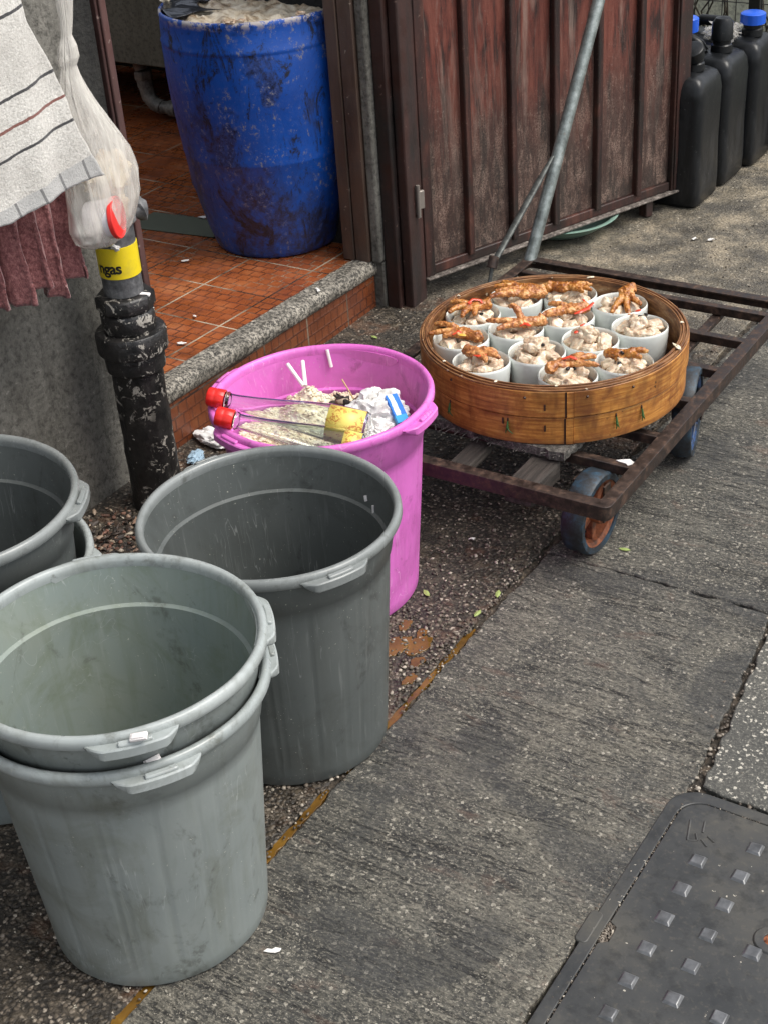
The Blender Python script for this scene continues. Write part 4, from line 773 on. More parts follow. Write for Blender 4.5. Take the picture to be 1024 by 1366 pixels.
# ================================================================ STEAMER AND BOWLS
SX, SY, SZ = -1.362, 2.736, .2245
def steamer():
    t = thing('bamboo_steamer', 'large round bamboo steamer tray full of white bowls on the trolley', 'steamer', (SX, SY, SZ))
    def c(m): return m
    def ring(name, r0, r1, z0, z1, mat, seg=160, wob=.0015, sd=0, parent=t, bev=.0018):
        m = MB(); m.lathe([(r0, z0), (r1, z0), (r1, z1), (r0, z1)], seg, (SX, SY, SZ), fn=lambda a, z, r: wob*mn.noise(Vector((cos(a)*2, sin(a)*2, sd))), closed=True); return m.build(name, mat, parent, bevel=bev, ang=40)
    lo = ring('lower_band', .288, .300, 0, .064, 'bamboo', sd=1); up = ring('upper_band', .291, .3035, .0665, .128, 'bamboo', sd=4)
    ring('seam_fill', .289, .297, .0642, .0663, 'bamboo_dark', bev=0)
    rr = .3030; hs = [.1325, .1365, .134, .1370, .1345]
    for i, h in enumerate(hs): ring('rim_strip', rr-.0038, rr, .1282 if i < 2 else .09, h, 'bamboo_rim', sd=i*3, wob=.0018 if i < 4 else .0006, bev=.001); rr -= .0041
    ring('inner_wall', rr+.0004, rr+.0037, .004, .121, 'bamboo_rim', sd=30)
    m = MB(); m.lathe([(0, .001), (.284, .001), (.284, .026), (0, .026)], 96, (SX, SY, SZ), cap=False); m.build('base', 'bamboo_dark', t)
    def at(a, r, z): return Vector((SX+r*cos(a), SY+r*sin(a), SZ+z))
    # overlapping joint and pegs
    def patch(a0, a1, r, z0, z1, mat, name, parent, thk=.0025):
        m = MB(); n = 8; vs = []
        for i in range(n+1):
            a = R(a0+(a1-a0)*i/n); vs += [at(a, r, z0), at(a, r+thk, z0), at(a, r+thk, z1), at(a, r, z1)]
        m.add(vs, [(i*4+j, (i+1)*4+j, (i+1)*4+(j+1) % 4, i*4+(j+1) % 4) for i in range(n) for j in range(4)]+[(3, 2, 1, 0), (n*4, n*4+1, n*4+2, n*4+3)]); return m.build(name, mat, parent, bevel=.0008)
    patch(-58.2, -55.4, .3040, .067, .1275, 'bamboo', 'lap_joint', up); patch(-58.5, -55.5, .3006, .001, .063, 'bamboo', 'lap_joint', lo)
    patch(-59.0, -58.3, .3036, .067, .127, 'bamboo_dark', 'joint_shadow', up, .0006); patch(-59.3, -58.6, .3003, .001, .063, 'bamboo_dark', 'joint_shadow', lo, .0006)
    for a in (-75, -50, -110, -30): m = MB(); m.ico(at(R(a), .3040, .113), .0035, 1); m.build('peg', 'bamboo_dark', up)
    for a, z in ((-67, .092), (-67, .040), (-84.5, .05)):
        m = MB(); m.box((-.0012, -.002, -.007), (.0012, .002, .007), mat=Matrix.Translation(at(R(a), .3045 if z > .06 else .3013, z)) @ Matrix.Rotation(R(a), 4, 'Z')); m.build('slot', 'bamboo_dark', up if z > .06 else lo)
    g = random.Random(2)
    for a in (-112, -82.4, -37.3, -24.8, 40, 140):
        a = R(a); p = at(a, .3022, .036); tz = Vector((-sin(a), cos(a), 0)); rn = Vector((cos(a), sin(a), 0)); m = MB()
        m.tube([p+Vector((0, 0, .015)), p+rn*.002+Vector((0, 0, .006)), p+rn*.003], [.0016, .0026, .0030], 8); m.ico(p+rn*.003, .0040, 1, .2, 1, (1, 1, .8))
        k = g.uniform(.6, 1.4); m.tube([p+rn*.003, p+rn*.005+tz*.004*k+Vector((0, 0, -.006)), p+rn*.003+tz*.009*k+Vector((0, 0, -.012))], [.0018, .0015, .0007], 6); m.tube([p+rn*.003, p+rn*.004-tz*.002*k+Vector((0, 0, -.007)), p+rn*.003-tz*.003*k+Vector((0, 0, -.013))], [.0018, .0015, .0008], 6)
        m.build('leaf_tie', 'tie', lo); m = MB(); m.ico(at(a, .3003, .054), .004, 1, 0, 0, (.6, .6, 1.4)); m.build('peg_hole', 'bamboo_dark', lo)
M['paleblue'] = NG('pale_blue_film', .4, (.30, .42, .52)).m
M['tie'] = NG('green_leaf_tie', .5, (.035, .10, .022)).m
steamer()
SP = [(-0.2141, 0.0123), (-0.1671, 0.1345), (-0.0577, 0.2066), (0.0737, 0.2014), (-0.1768, -0.1133), (-0.0867, -0.0181), (-0.007, 0.0858), (0.1653, 0.1078), (-0.0783, -0.1997), (0.0117, -0.1045), (0.0915, -0.0006), (0.1206, -0.1774), (0.203, -0.0693)]
WHERE = ['left edge bowl, third from the front', 'rear left bowl touching the rim', 'rearmost bowl', 'rear right bowl', 'left edge bowl, second from the front', 'inner left bowl', 'inner rear bowl', 'right edge bowl behind the front right one', 'front left bowl', 'inner front bowl', 'inner right bowl', 'frontmost bowl', 'front right bowl']
LOOK = ['claws and chilli pointing front left', 'two long feet laid across its top', 'one long foot lying toward the right', 'one foot hanging over its front edge', 'claws reaching past its left rim', 'a foot with raised claw in the middle ring', 'a foot and long red chilli strip', 'pale pork and black beans by the right rim', 'a curled foot and one black bean', 'pale pork chunks piled above its rim', 'pale pork pieces, just behind the frontmost bowl', 'dark claws and chilli, nearest the camera', 'two smooth curled toes and black beans, right front']
BOWL_R, BOWL_H = .0652, .097
def bowls():
    g = random.Random(21)
    m = MB(); pr = [(.0, 0), (.042, 0), (.050, .004), (.0575, .020), (.0622, .045), (.0644, .075), (BOWL_R-.0002, .091), (BOWL_R-.0008, .0945), (BOWL_R-.0026, BOWL_H), (BOWL_R-.0044, .0945), (BOWL_R-.0050, .091), (.0592, .070), (.0567, .045), (.050, .02), (.03, .008), (0, .007)]
    m.lathe(pr, 56, cap=False); me = m.mesh('bowl', 'porcelain', ang=70)
    pork = []
    for k in range(7):
        bm = bmesh.new(); bmesh.ops.create_icosphere(bm, subdivisions=4, radius=1); m = MB(); vs = []
        for v in bm.verts:
            p = v.co; q = Vector([math.copysign(abs(c)**.72, c) for c in p]); d = 1+.38*mn.noise(p*1.3+Vector((k*7, 0, 0)))+.18*mn.noise(p*3.2+Vector((0, k*5, 0)))+.07*mn.noise(p*8+Vector((k, k, 0)))
            vs.append(Vector((q.x*1.15, q.y*.9, q.z*.72))*.0165*d)
        m.add(vs, [tuple(q.index for q in f.verts) for f in bm.faces]); bm.free(); pork.append(m.mesh('pork_chunk', 'pork', ang=80))
    mb = MB(); mb.ico((0, 0, 0), .0042, 2, .3, 3, (1.25, .9, .8)); bean = mb.mesh('black_bean', 'bean', ang=80)
    sauce = MB(); sauce.lathe([(0, .071), (.03, .072), (.0588, .071)], 40, cap=False); sme = sauce.mesh('sauce', 'sauce')
    NF = {0: 5, 7: 8, 9: 12, 10: 9, 5: 6}
    for i, (dx, dy) in enumerate(SP):
        x, y = SX+dx, SY+dy; z = SZ+.0275; b = bpy.data.objects.new('bowl', me); C.objects.link(b); b.location = (x, y, z); b.rotation_euler = (R(g.uniform(-1.2, 1.2)), R(g.uniform(-1.2, 1.2)), g.uniform(0, 6))
        tag(b, 'white porcelain bowl: '+WHERE[i]+' in the bamboo steamer', 'bowl', 'white bowls in the bamboo steamer')
        s = bpy.data.objects.new('sauce', sme); C.objects.link(s); s.location = (x, y, z); tag(s, 'brown steaming sauce in the '+WHERE[i], 'sauce', None, 'stuff')
        n = NF.get(i, 7); heap = .012 if i in (7, 9, 10) else .0
        for k in range(n):
            a = 2*pi*k/min(n, 6)+g.uniform(-.35, .35); r = g.uniform(.029, .034) if k < 6 else g.uniform(.0, .017)
            if k >= 6: a = g.uniform(0, 2*pi)
            zz = z+.083+(heap*.3 if k < 6 else .012+heap)+g.uniform(-.003, .004)
            o = bpy.data.objects.new('pork_chunk', pork[g.randrange(7)]); C.objects.link(o); o.location = (x+r*cos(a), y+r*sin(a), zz); o.rotation_euler = (g.uniform(-.6, .6), g.uniform(-.6, .6), g.uniform(0, 6)); sc = g.uniform(.95, 1.25); o.scale = (sc,)*3
            tag(o, 'pale steamed pork chunk in the '+WHERE[i], 'pork chunk', 'pork chunks in the '+WHERE[i])
        nb = {7: 6, 9: 4, 10: 3, 12: 4, 8: 1, 11: 2, 6: 1, 5: 1, 0: 2, 4: 0, 1: 1, 2: 1, 3: 0}[i]
        for k in range(nb):
            a = g.uniform(0, 2*pi); r = g.uniform(0, .03); o = bpy.data.objects.new('black_bean', bean); C.objects.link(o); o.location = (x+r*cos(a), y+r*sin(a), z+.103+heap*1.2+(.012 if i not in (7, 9, 10) and r < .015 else 0)); o.rotation_euler = (g.uniform(0, 1), 0, g.uniform(0, 6)); tag(o, 'small black bean on the food of the '+WHERE[i], 'black bean', 'black beans in the '+WHERE[i])
bowls()
def foot(bi, yaw, ox, oy, oz, toes, leg, label, sd, pitch=0, dark=False, tl=1.0):
    """toes: list of (angle, length, lift); leg: (angle, length) or None; local +x is yaw"""
    g = random.Random(sd); m = MB(); dx, dy = SP[bi]
    def chain(a, L, lift, r0, r1, z0=0, knob=True):
        a = R(a); pts, rad = [], []; n = 7; bend = g.uniform(-.25, .25)
        for k in range(n+1):
            u = k/n; aa = a+bend*u; pts.append((L*u*cos(aa), L*u*sin(aa), z0+lift*sin(u*pi*.62)-.25*abs(lift)*u*u-.004*u))
            kn = 1+.22*math.exp(-((u-.42)/.09)**2)+.20*math.exp(-((u-.78)/.08)**2) if knob else 1
            rad.append((r0+(r1-r0)*u)*kn*(.75 if k == n else 1))
        m.tube(pts, rad, 12)
    for (a, L, lift) in toes: chain(a, L*tl*1.25, lift*1.25, .0086, .0048)
    if leg: chain(leg[0], leg[1], .004, .0130, .0105, knob=False); e = R(leg[0]); m.ico((leg[1]*cos(e), leg[1]*sin(e), -.001), .0135, 2, .25, sd)
    m.ico((.0, 0, .001), .0155, 3, .2, sd, (1.15, 1.1, .7)); m.ico((.008, .004, .002), .013, 2, .2, sd, (1.2, 1.2, .7))
    o = m.build('chicken_foot', 'foot', ang=80); org = Vector((SX+dx+ox, SY+dy+oy, SZ+.0275+.101+oz)); o.location = org; o.rotation_euler = (0, -pitch, R(yaw)); o.scale = (1.04,)*3
    rm = o.modifiers.new('blend', 'REMESH'); rm.mode = 'VOXEL'; rm.voxel_size = .0014; rm.use_smooth_shade = True
    sm = o.modifiers.new('soft', 'SMOOTH'); sm.factor = .5; sm.iterations = 2
    for (nm, sz, st) in (('wrinkle', .0075, .0048), ('grain', .0030, .0022)):
        tx = bpy.data.textures.get(nm) or bpy.data.textures.new(nm, 'CLOUDS'); tx.noise_scale = sz; tx.noise_depth = 2
        d = o.modifiers.new(nm, 'DISPLACE'); d.texture = tx; d.strength = st; d.mid_level = .5; d.texture_coords = 'GLOBAL'
    tag(o, label, 'chicken foot', 'braised chicken feet'); return o
foot(0, 244, -.004, .012, .008, [(-42, .046, .010), (-8, .056, .012), (24, .054, .010), (62, .040, .006)], (165, .030), 'braised chicken foot, claws spread front left, in the left bowl with chilli', 1)
foot(1, 209, .030, .006, .008, [(-22, .060, .008), (0, .072, .008), (16, .070, .006)], (184, .030), 'long braised chicken foot lying across the rear left bowl, front one of its pair', 2)
foot(1, 196, .012, .024, .010, [(-12, .050, .008), (8, .056, .010), (28, .042, .008)], (178, .036), 'long braised chicken foot lying across the rear left bowl, back one of its pair', 3)
foot(2, 14, -.012, -.002, .008, [(-22, .044, .010), (0, .052, .010), (18, .048, .010)], (178, .040), 'braised chicken foot stretched to the right across the rearmost bowl', 4)
foot(3, 290, .006, .020, .016, [(-26, .058, .002), (2, .062, .002), (34, .044, .004)], (150, .018), 'braised chicken foot with claws hanging down over the rear right bowl', 5, pitch=-.28)
foot(4, 199, .010, -.002, .008, [(-28, .060, .014), (2, .062, .008), (26, .040, .006)], (160, .034), 'braised chicken foot with claws stretched past the left rim of the steamer bowl', 6)
foot(5, 208, .020, .002, .012, [(-46, .040, .030), (4, .066, .008), (26, .054, .006)], (196, .040), 'braised chicken foot with one raised claw in the inner left bowl', 7)
foot(6, 216, .010, .010, .012, [(-22, .046, .010), (2, .060, .006), (24, .054, .002)], (186, .026), 'fat braised chicken foot above the long chilli strip in the inner rear bowl', 8)
foot(8, 4, -.016, .006, .010, [(-38, .044, .008), (-8, .052, .010), (14, .040, .012)], (160, .022), 'curled braised chicken foot in the front left bowl', 9)
foot(11, 44, -.012, .010, .012, [(-30, .058, .008), (2, .056, .012), (22, .044, .010)], (190, .030), 'dark braised chicken foot with claws toward the right in the frontmost bowl', 10)
foot(12, 26, -.010, .006, .003, [(-30, .040, .012), (-2, .046, .014)], (150, .024), 'smooth curled braised chicken foot sunk in the front right bowl', 12)
def chilli(bi, pts, w, label, mat='chilli', cat='chilli strip', name='chilli_strip'):
    dx, dy = SP[bi]; org = Vector((SX+dx, SY+dy, SZ+.0275+.112)); c, s = cos(R(34.2)), sin(R(34.2)); m = MB()
    P = [Vector((u*c-v*s, u*s+v*c, z)) for u, v, z in pts]; Q = []
    for i in range(len(P)-1):
        for k in range(4): Q.append(P[i].lerp(P[i+1], k/4))
    Q.append(P[-1]); m.tube(Q, [w*(1-.5*abs(2*i/(len(Q)-1)-1)**3) for i in range(len(Q))], 8, flat=.5); o = m.build(name, mat, ang=60); o.location = org; tag(o, label, cat, 'chilli strips on the food' if mat == 'chilli' else None)
chilli(0, [(-.012, .0, .012), (.0, .010, .016), (.018, .012, .012), (.022, .006, .006)], .004, 'red chilli strip across the foot in the left bowl')
chilli(0, [(-.004, .006, .014), (-.012, -.012, .008), (-.016, -.022, .002)], .0035, 'red chilli strip hanging downward in the left bowl')
chilli(6, [(.012, -.030, .004), (.026, -.026, .006), (.046, -.010, .006), (.062, .006, .012)], .0055, 'long red chilli strip over the rim of the inner rear bowl')
chilli(6, [(.046, -.004, .004), (.044, .012, .012), (.040, .030, .012)], .003, 'thin red chilli strip standing up in the inner rear bowl')
chilli(5, [(.006, -.026, .002), (.018, -.024, .006), (.030, -.034, .004)], .005, 'red chilli piece at the front of the inner left bowl')
chilli(4, [(-.020, -.020, .002), (-.006, -.014, .008), (.006, -.018, .004)], .004, 'orange red chilli piece under the foot in the left edge bowl')
chilli(4, [(-.006, -.026, .004), (.010, -.030, .003)], .0045, 'yellow pepper piece in the left edge bowl', 'yellow_pepper', 'pepper piece', 'pepper_piece')
chilli(8, [(-.016, -.012, .006), (-.006, -.022, .008), (.012, -.018, .008)], .004, 'red chilli strip under the foot in the front left bowl')
chilli(11, [(-.010, .010, .016), (.008, .012, .020), (.022, .004, .016)], .0045, 'red chilli strip on the foot in the frontmost bowl')
chilli(7, [(-.010, .012, .016), (.002, .008, .020)], .0045, 'small red chilli piece among black beans in the right edge bowl')
chilli(10, [(-.036, -.004, .004), (-.026, .002, .006)], .005, 'small red chilli piece at the left edge of the inner right bowl')
chilli(10, [(-.020, .018, .010), (-.008, .022, .012)], .003, 'tiny red chilli piece at the back of the inner right bowl')
g = random.Random(31)
for k, (a, r) in enumerate([(168, .285), (98, .286), (3, .292), (-62, .292), (-118, .292), (28, .287), (-88, .295)]):
    m = MB(); m.ico((0, 0, 0), .003 if k != 2 else .006, 2, .6, k*3, (2.6 if k in (1, 2) else 1.3, .8, .5), fr=2); o = m.build('rice_crumb', 'rice'); o.location = (SX+r*cos(R(a)), SY+r*sin(R(a)), SZ+.1385); o.rotation_euler = (0, 0, g.uniform(0, 6)); tag(o, 'small pale food crumb stuck on the bamboo rim of the steamer', 'crumb', 'crumbs on the steamer rim')
# ================================================================ BLUE BARREL
def barrel():
    cx, cy, z0 = -2.618, 3.395, .1425; t = thing('plastic_barrel', 'battered blue barrel full of pale slops on the red tiles', 'barrel', (cx, cy, z0))
    pts = [(.02, .0), (.178, .0), (.186, .005), (.193, .02), (.205, .06), (.226, .15), (.243, .24), (.2515, .298), (.2535, .302), (.2530, .306), (.2620, .38), (.268, .45), (.271, .52), (.2715, .61), (.2705, .616), (.2730, .62), (.2700, .626), (.2690, .668), (.2680, .685), (.270, .692), (.2690, .701), (.2650, .704), (.2610, .700), (.2590, .67), (.262, .5), (.24, .2), (.18, .02), (0, .015)]
    m = MB(); m.lathe(pts, 128, (cx, cy, z0), fn=lambda a, z, r: (.0025*mn.noise(Vector((cos(a)*1.5, sin(a)*1.5, z*4)))+.0015*sin(2*a)) if r > .1 else 0, cap=False); m.build('body', 'barrel', t, ang=60)
barrel()
def slops():
    cx, cy, z0 = -2.618, 3.395, .1425+.684; m = MB(); n = 90; Rw = .2555; idx = {}; vs = []
    def hz(x, y):
        e = (x*x+y*y)**.5/Rw; w = x*.83+y*.56
        b = .5+.5*mn.noise(Vector((x, y, 0))*9); return .014*b+.016*mn.noise(Vector((x, y, 2))*24)+.008*mn.noise(Vector((x, y, 5))*60)-.012*e**4
    for i in range(n+1):
        for j in range(n+1):
            x = -Rw+2*Rw*i/n; y = -Rw+2*Rw*j/n
            if x*x+y*y <= Rw*Rw: idx[i, j] = len(vs); vs.append((cx+x, cy+y, z0+hz(x, y)))
    m.add(vs, [(idx[i, j], idx[i+1, j], idx[i+1, j+1], idx[i, j+1]) for i in range(n) for j in range(n) if all(q in idx for q in ((i, j), (i+1, j), (i+1, j+1), (i, j+1)))])
    tag(m.build('greasy_slops', 'slops', ang=80, origin=(cx, cy, z0)), 'pale greasy food slops filling the blue barrel to the brim', 'food waste', kind='stuff')
    # dark film of a liner bag over the back and left of the barrel mouth
    m = MB(); nu, nv = 60, 24; vs = []
    for i in range(nu+1):
        a = R(75+175*i/nu)
        for j in range(nv+1):
            u = j/nv; r = .261-.135*u*(1+.25*sin(a*3)); z = z0+.020+.006*sin(u*pi)+.010*mn.noise(Vector((cos(a)*3, sin(a)*3, u*2)))-.006*u; vs.append((cx+r*cos(a), cy+r*sin(a), z))
    m.add(vs, [(i*(nv+1)+j, i*(nv+1)+j+1, (i+1)*(nv+1)+j+1, (i+1)*(nv+1)+j) for i in range(nu) for j in range(nv)]); o = m.build('liner_bag', 'film', ang=80); s = o.modifiers.new('thick', 'SOLIDIFY'); s.thickness = .0015
    tag(o, 'shiny black liner film folded over the back of the blue barrel mouth', 'liner bag')
    g = random.Random(8)
    for k, (a, r, s_) in enumerate([(201, .262, .012), (150, .26, .010), (165, .2, .015), (-68, .266, .009), (-62, .26, .008), (-25, .26, .010), (120, .18, .016), (-72, .262, .006)]):
        m = MB(); m.ico((0, 0, 0), s_, 2, .5, k, (1.5, .9, .6)); o = m.build('fat_lump', 'scrap' if k != 0 else 'rice'); o.location = (cx+r*cos(R(a)), cy+r*sin(R(a)), z0+.024+(.012 if k in (2, 6) else 0)); o.rotation_euler = (0, 0, R(a+90)); tag(o, 'pale lump of fat stuck to the mouth of the blue barrel', 'food lump', 'fat lumps on the blue barrel')
slops()
# ================================================================ GAS PIPE
def gas_pipe():
    x, y = -2.128, 2.185; t = thing('gas_pipe', 'black crusted iron gas riser with yellow band beside the concrete pillar', 'gas pipe', (x, y, 0))
    def nz(a, z, r): return .0035*mn.noise(Vector((cos(a)*2.5, sin(a)*2.5, z*18)))+.002*mn.noise(Vector((cos(a)*7, sin(a)*7, z*60)))
    def la(name, pr, mat, seg=48, fn=None, bevel=.0015): m = MB(); m.lathe(pr, seg, (x, y, 0), fn=fn); return m.build(name, mat, t, bevel=bevel, ang=40)
    la('riser', [(.064, -.01), (.061, .03)]+[(.059-.0001*k, .03+.0165*k) for k in range(1, 20)]+[(.057, .350)], 'pipe', 72, nz, 0)
    la('collar', [(.060, .3505), (.067, .355), (.068, .385), (.066, .395)], 'pipe', 48, lambda a, z, r: nz(a, z, r)*.4)
    la('flange', [(.072, .3955), (.079, .400), (.080, .440), (.076, .448), (.064, .449)], 'pipe', 56, lambda a, z, r: nz(a, z, r)*.3)
    la('coupling', [(.058, .4495), (.060, .455), (.060, .490), (.055, .496)], 'pipe', 48, lambda a, z, r: nz(a, z, r)*.4)
    la('hex_nut', [(.060, .4965), (.066, .502), (.066, .528), (.061, .534)], 'pipe', 8)
    la('upper_pipe', [(.0435, .5345), (.0435, .66), (.043, .69)], 'greypipe', 40)
    la('yellow_band', [(.0437, .580), (.0452, .5803), (.0452, .6497), (.0437, .650)], 'band', 64, bevel=0)
    la('valve_collar', [(.048, .690), (.052, .694), (.052, .72), (.046, .726)], 'greypipe', 10)
    m = MB(); m.tube([(x, y, .7265), (x, y, .775), (x-.012, y+.006, .80), (x-.045, y+.02, .822), (x-.12, y+.055, .825)], [.043, .043, .041, .038, .036], 20); m.build('elbow', 'greypipe', t)
    m = MB(); m.tube([(x+.02, y+.035, .712), (x+.036, y+.056, .712)], .018, 12); m.ico((x+.034, y+.054, .712), .027, 2, .2, 2, (.7, .7, 1)); m.build('valve', 'greypipe', t)
    # lettering on the band
    cu = bpy.data.curves.new('letters', 'FONT'); cu.body = 'ngas'; cu.size = .0350; cu.offset = .0010; cu.resolution_u = 4; cu.space_character = .93
    ob = bpy.data.objects.new('letters', cu); C.objects.link(ob); dg = bpy.context.evaluated_depsgraph_get(); me = bpy.data.meshes.new_from_object(ob.evaluated_get(dg)); bpy.data.objects.remove(ob)
    bm = bmesh.new(); bm.from_mesh(me); bmesh.ops.subdivide_edges(bm, edges=bm.edges, cuts=1); bmesh.ops.triangulate(bm, faces=bm.faces); w = max(v.co.x for v in bm.verts); rr = .0459
    for v in bm.verts:
        a = R(-42)+(v.co.x-w)/rr; v.co = (rr*cos(a), rr*sin(a), .5945+v.co.y)
    bm.to_mesh(me); bm.free(); me.materials.clear(); me.materials.append(M['ink']); o = bpy.data.objects.new('lettering', me); C.objects.link(o); o.parent = t
    m = MB(); m.ico((0, 0, 0), .010, 2, .5, 5, (1.2, .5, .7)); o = m.build('tissue_bit', 'tissue'); o.location = (x+.030, y-.036, .655); tag(o, 'white tissue bit stuck above the yellow band of the gas pipe', 'tissue bit')
    m = MB(); m.box((-.014, -.006, 0), (.014, .006, .007)); o = m.build('white_chip', 'straw', bevel=.002); o.location = (x+.047, y+.010, .5285); o.rotation_euler = (0, .1, R(25)); tag(o, 'white plastic chip lying on the hex nut of the gas pipe', 'plastic chip')
gas_pipe()
# ================================================================ TOWELS AND BAG
def cloth(name, mat, f, nu, nv, thick, label, sub=0):
    m = MB(); vs = [f(i/nu, j/nv) for j in range(nv+1) for i in range(nu+1)]
    m.add(vs, [(j*(nu+1)+i, j*(nu+1)+i+1, (j+1)*(nu+1)+i+1, (j+1)*(nu+1)+i) for j in range(nv) for i in range(nu)]); o = m.build(name, mat, ang=80)
    s = o.modifiers.new('thick', 'SOLIDIFY'); s.thickness = thick; s.offset = 0; tag(o, label, 'towel'); return o
RAILZ = 1.345
def hanging():
    m = MB(); m.tube([(-1.985, 1.2, RAILZ), (-1.985, 2.2, RAILZ)], .010, 12)
    for y in (1.25, 2.17): m.tube([(-1.985, y, RAILZ-.012), (-2.10, y, RAILZ-.03), (-2.252, y, RAILZ-.03)], .006, 8)
    tag(m.build('clothes_rail', 'galv'), 'thin metal rail fixed to the pillar above the towels', 'rail')
    def white(u, v):   # v 0 bottom, 1 top
        zb = .872+.020*max(0, u-.55)+.004*sin(u*9); z = zb+(RAILZ+.008-zb)*v
        yr = 2.005-(2.005-1.880)*min(1, max(0, (z-.87)/.36))**.9 if z < 1.24 else 1.878; yr += .004*sin(z*30)
        yl = 1.45; y = yl+(yr-yl)*u; fold = .009*sin(y*30+z*3)+.003*sin(y*71+2)+.012*mn.noise(Vector((y*6, z*4, 1)))
        return (-1.965+(fold+.018*(u**6))*(1-.65*v), y+.004*mn.noise(Vector((y*30, z*30, 0))), z+.0025*mn.noise(Vector((y*40, z*40, 5))))
    cloth('white_towel', 'towel', white, 120, 110, .006, 'white striped terry towel with black and dark red lines hanging at the left')
    g = random.Random(6); folds = [(1.45+.047*k+g.uniform(-.008, .008)) for k in range(15)]
    def maroon(u, v):
        y = 1.40+(2.000-1.40)*u; ph = (y-1.40)/.052; fr = ph-math.floor(ph); k = math.floor(ph)
        zb = .663+.012*sin(k*2.3)+.010*(k % 2)-.012*(1 if k in (9, 10) else 0)-.026*max(0, (u-.8)/.2); z = zb+(.96-zb)*v
        amp = 1-.6*v; x = -2.085+.036*amp*(1-abs(2*fr-1)**1.6)+.012*sin(k*1.7)*amp+.006*mn.noise(Vector((y*40, z*20, 2)))
        y2 = y+.012*(1-v)*max(0, u-.2)+.010*sin(fr*2*pi)*amp+.005*mn.noise(Vector((y*30, z*14, 7)))
        return (x, y2, z+.004*mn.noise(Vector((y*60, 3, 1))))
    cloth('maroon_towel', 'maroon', maroon, 260, 50, .009, 'folded dusty maroon terry towel hanging below the white one')
    m = MB(); m.tube([(-2.085, 1.4, .965), (-2.085, 2.02, .965)], .006, 8)
    for y in (1.42, 2.01): m.tube([(-2.085, y, .965), (-2.252, y, .965)], .005, 6)
    tag(m.build('towel_bar', 'galv'), 'thin metal bar on the pillar holding the maroon towel', 'rail')
    # bag: horizontal sections with centre y, half widths, folds
    sec = [(1.344, 2.060, .009, .008), (1.25, 2.062, .020, .012), (1.19, 2.063, .022, .015), (1.15, 2.058, .016, .012), (1.125, 2.052, .013, .012), (1.105, 2.050, .022, .020), (1.085, 2.048, .026, .022), (1.070, 2.044, .020, .016), (1.050, 2.042, .027, .018), (1.02, 2.042, .040, .026), (.98, 2.048, .056, .036), (.93, 2.062, .076, .048), (.88, 2.078, .094, .058), (.83, 2.082, .103, .064), (.79, 2.078, .103, .064), (.755, 2.066, .097, .058), (.73, 2.062, .082, .048), (.712, 2.064, .056, .034), (.702, 2.066, .02, .014)]
    def bag_r(sc=1.0):
        m = MB(); n = 120; vs = []
        for k in range(len(sec)-1):
            for s_ in range(5):
                u = s_/5; q = [sec[k][j]*(1-u)+sec[k+1][j]*u for j in range(4)]; ring(q, vs, n, sc)
        ring(sec[-1], vs, n, sc); rows = len(vs)//n
        m.add(vs, [(j*n+i, (j+1)*n+i, (j+1)*n+(i+1) % n, j*n+(i+1) % n) for j in range(rows-1) for i in range(n)]+[tuple((rows-1)*n+i for i in range(n))]); return m
    def ring(q, vs, n, sc):
        z, cy, hy, hx = q; amp = .20 if z > 1.0 else .20*max(.12, (z-.78)/.22)
        for i in range(n):
            a = 2*pi*i/n; k = .94*sc*(1+amp*(.6*mn.noise(Vector((cos(a)*5, sin(a)*5, z*1.6)))+.5*mn.noise(Vector((cos(a)*12, sin(a)*12, z*3)))))+.05*mn.noise(Vector((cos(a)*3, sin(a)*3, z*22)))
            x = -2.035+.8*hx*k*cos(a); x = max(x, -2.078) if z < .83 else x
            vs.append((x, cy+hy*k*sin(a), z))
    o = bag_r().build('plastic_bag', 'bag', ang=80); s = o.modifiers.new('thick', 'SOLIDIFY'); s.thickness = .0008
    tag(o, 'knotted translucent white plastic bag hanging beside the striped towel', 'plastic bag')
    # tub with red lid inside the bag
    ax = Vector((.93, .42, .08)).normalized(); q = ax.to_track_quat('Z', 'Y'); mt = q.to_matrix().to_4x4(); mt.translation = Vector((-2.024, 2.052, .765))
    t = thing('takeaway_tub', 'white takeaway tub with red lid inside the hanging plastic bag', 'tub', tuple(mt.translation)); t.rotation_euler = q.to_euler(); t['_o'] = [0, 0, 0]
    m = MB(); m.lathe([(0, -.030), (.034, -.030), (.036, -.026), (.0395, .030), (0, .030)], 40, cap=False); m.build('tub', 'tubwhite', t, bevel=.001)
    m = MB(); m.lathe([(0.0405, .0245), (.0425, .0265), (.0425, .0345), (.0405, .036), (.038, .0325), (0, .0325)], 48, cap=False); m.build('lid', 'lidred', t, bevel=.0006)
    for (p, r, sc, lab) in [((-2.040, 2.105, .835), .05, (.75, 1.1, .9), 'beige paper wrapped bun in the upper part of the hanging bag'), ((-2.040, 2.105, .765), .034, (.8, 1.05, 1.1), 'beige paper wrapped bun beside the tub in the hanging bag')]:
        m = MB(); m.ico((0, 0, 0), r, 4, .22, 3, sc, fr=1.8); o = m.build('paper_bundle', 'bun', ang=60); o.location = p; tag(o, lab, 'paper bundle', 'paper bundles in the hanging bag')
hanging()
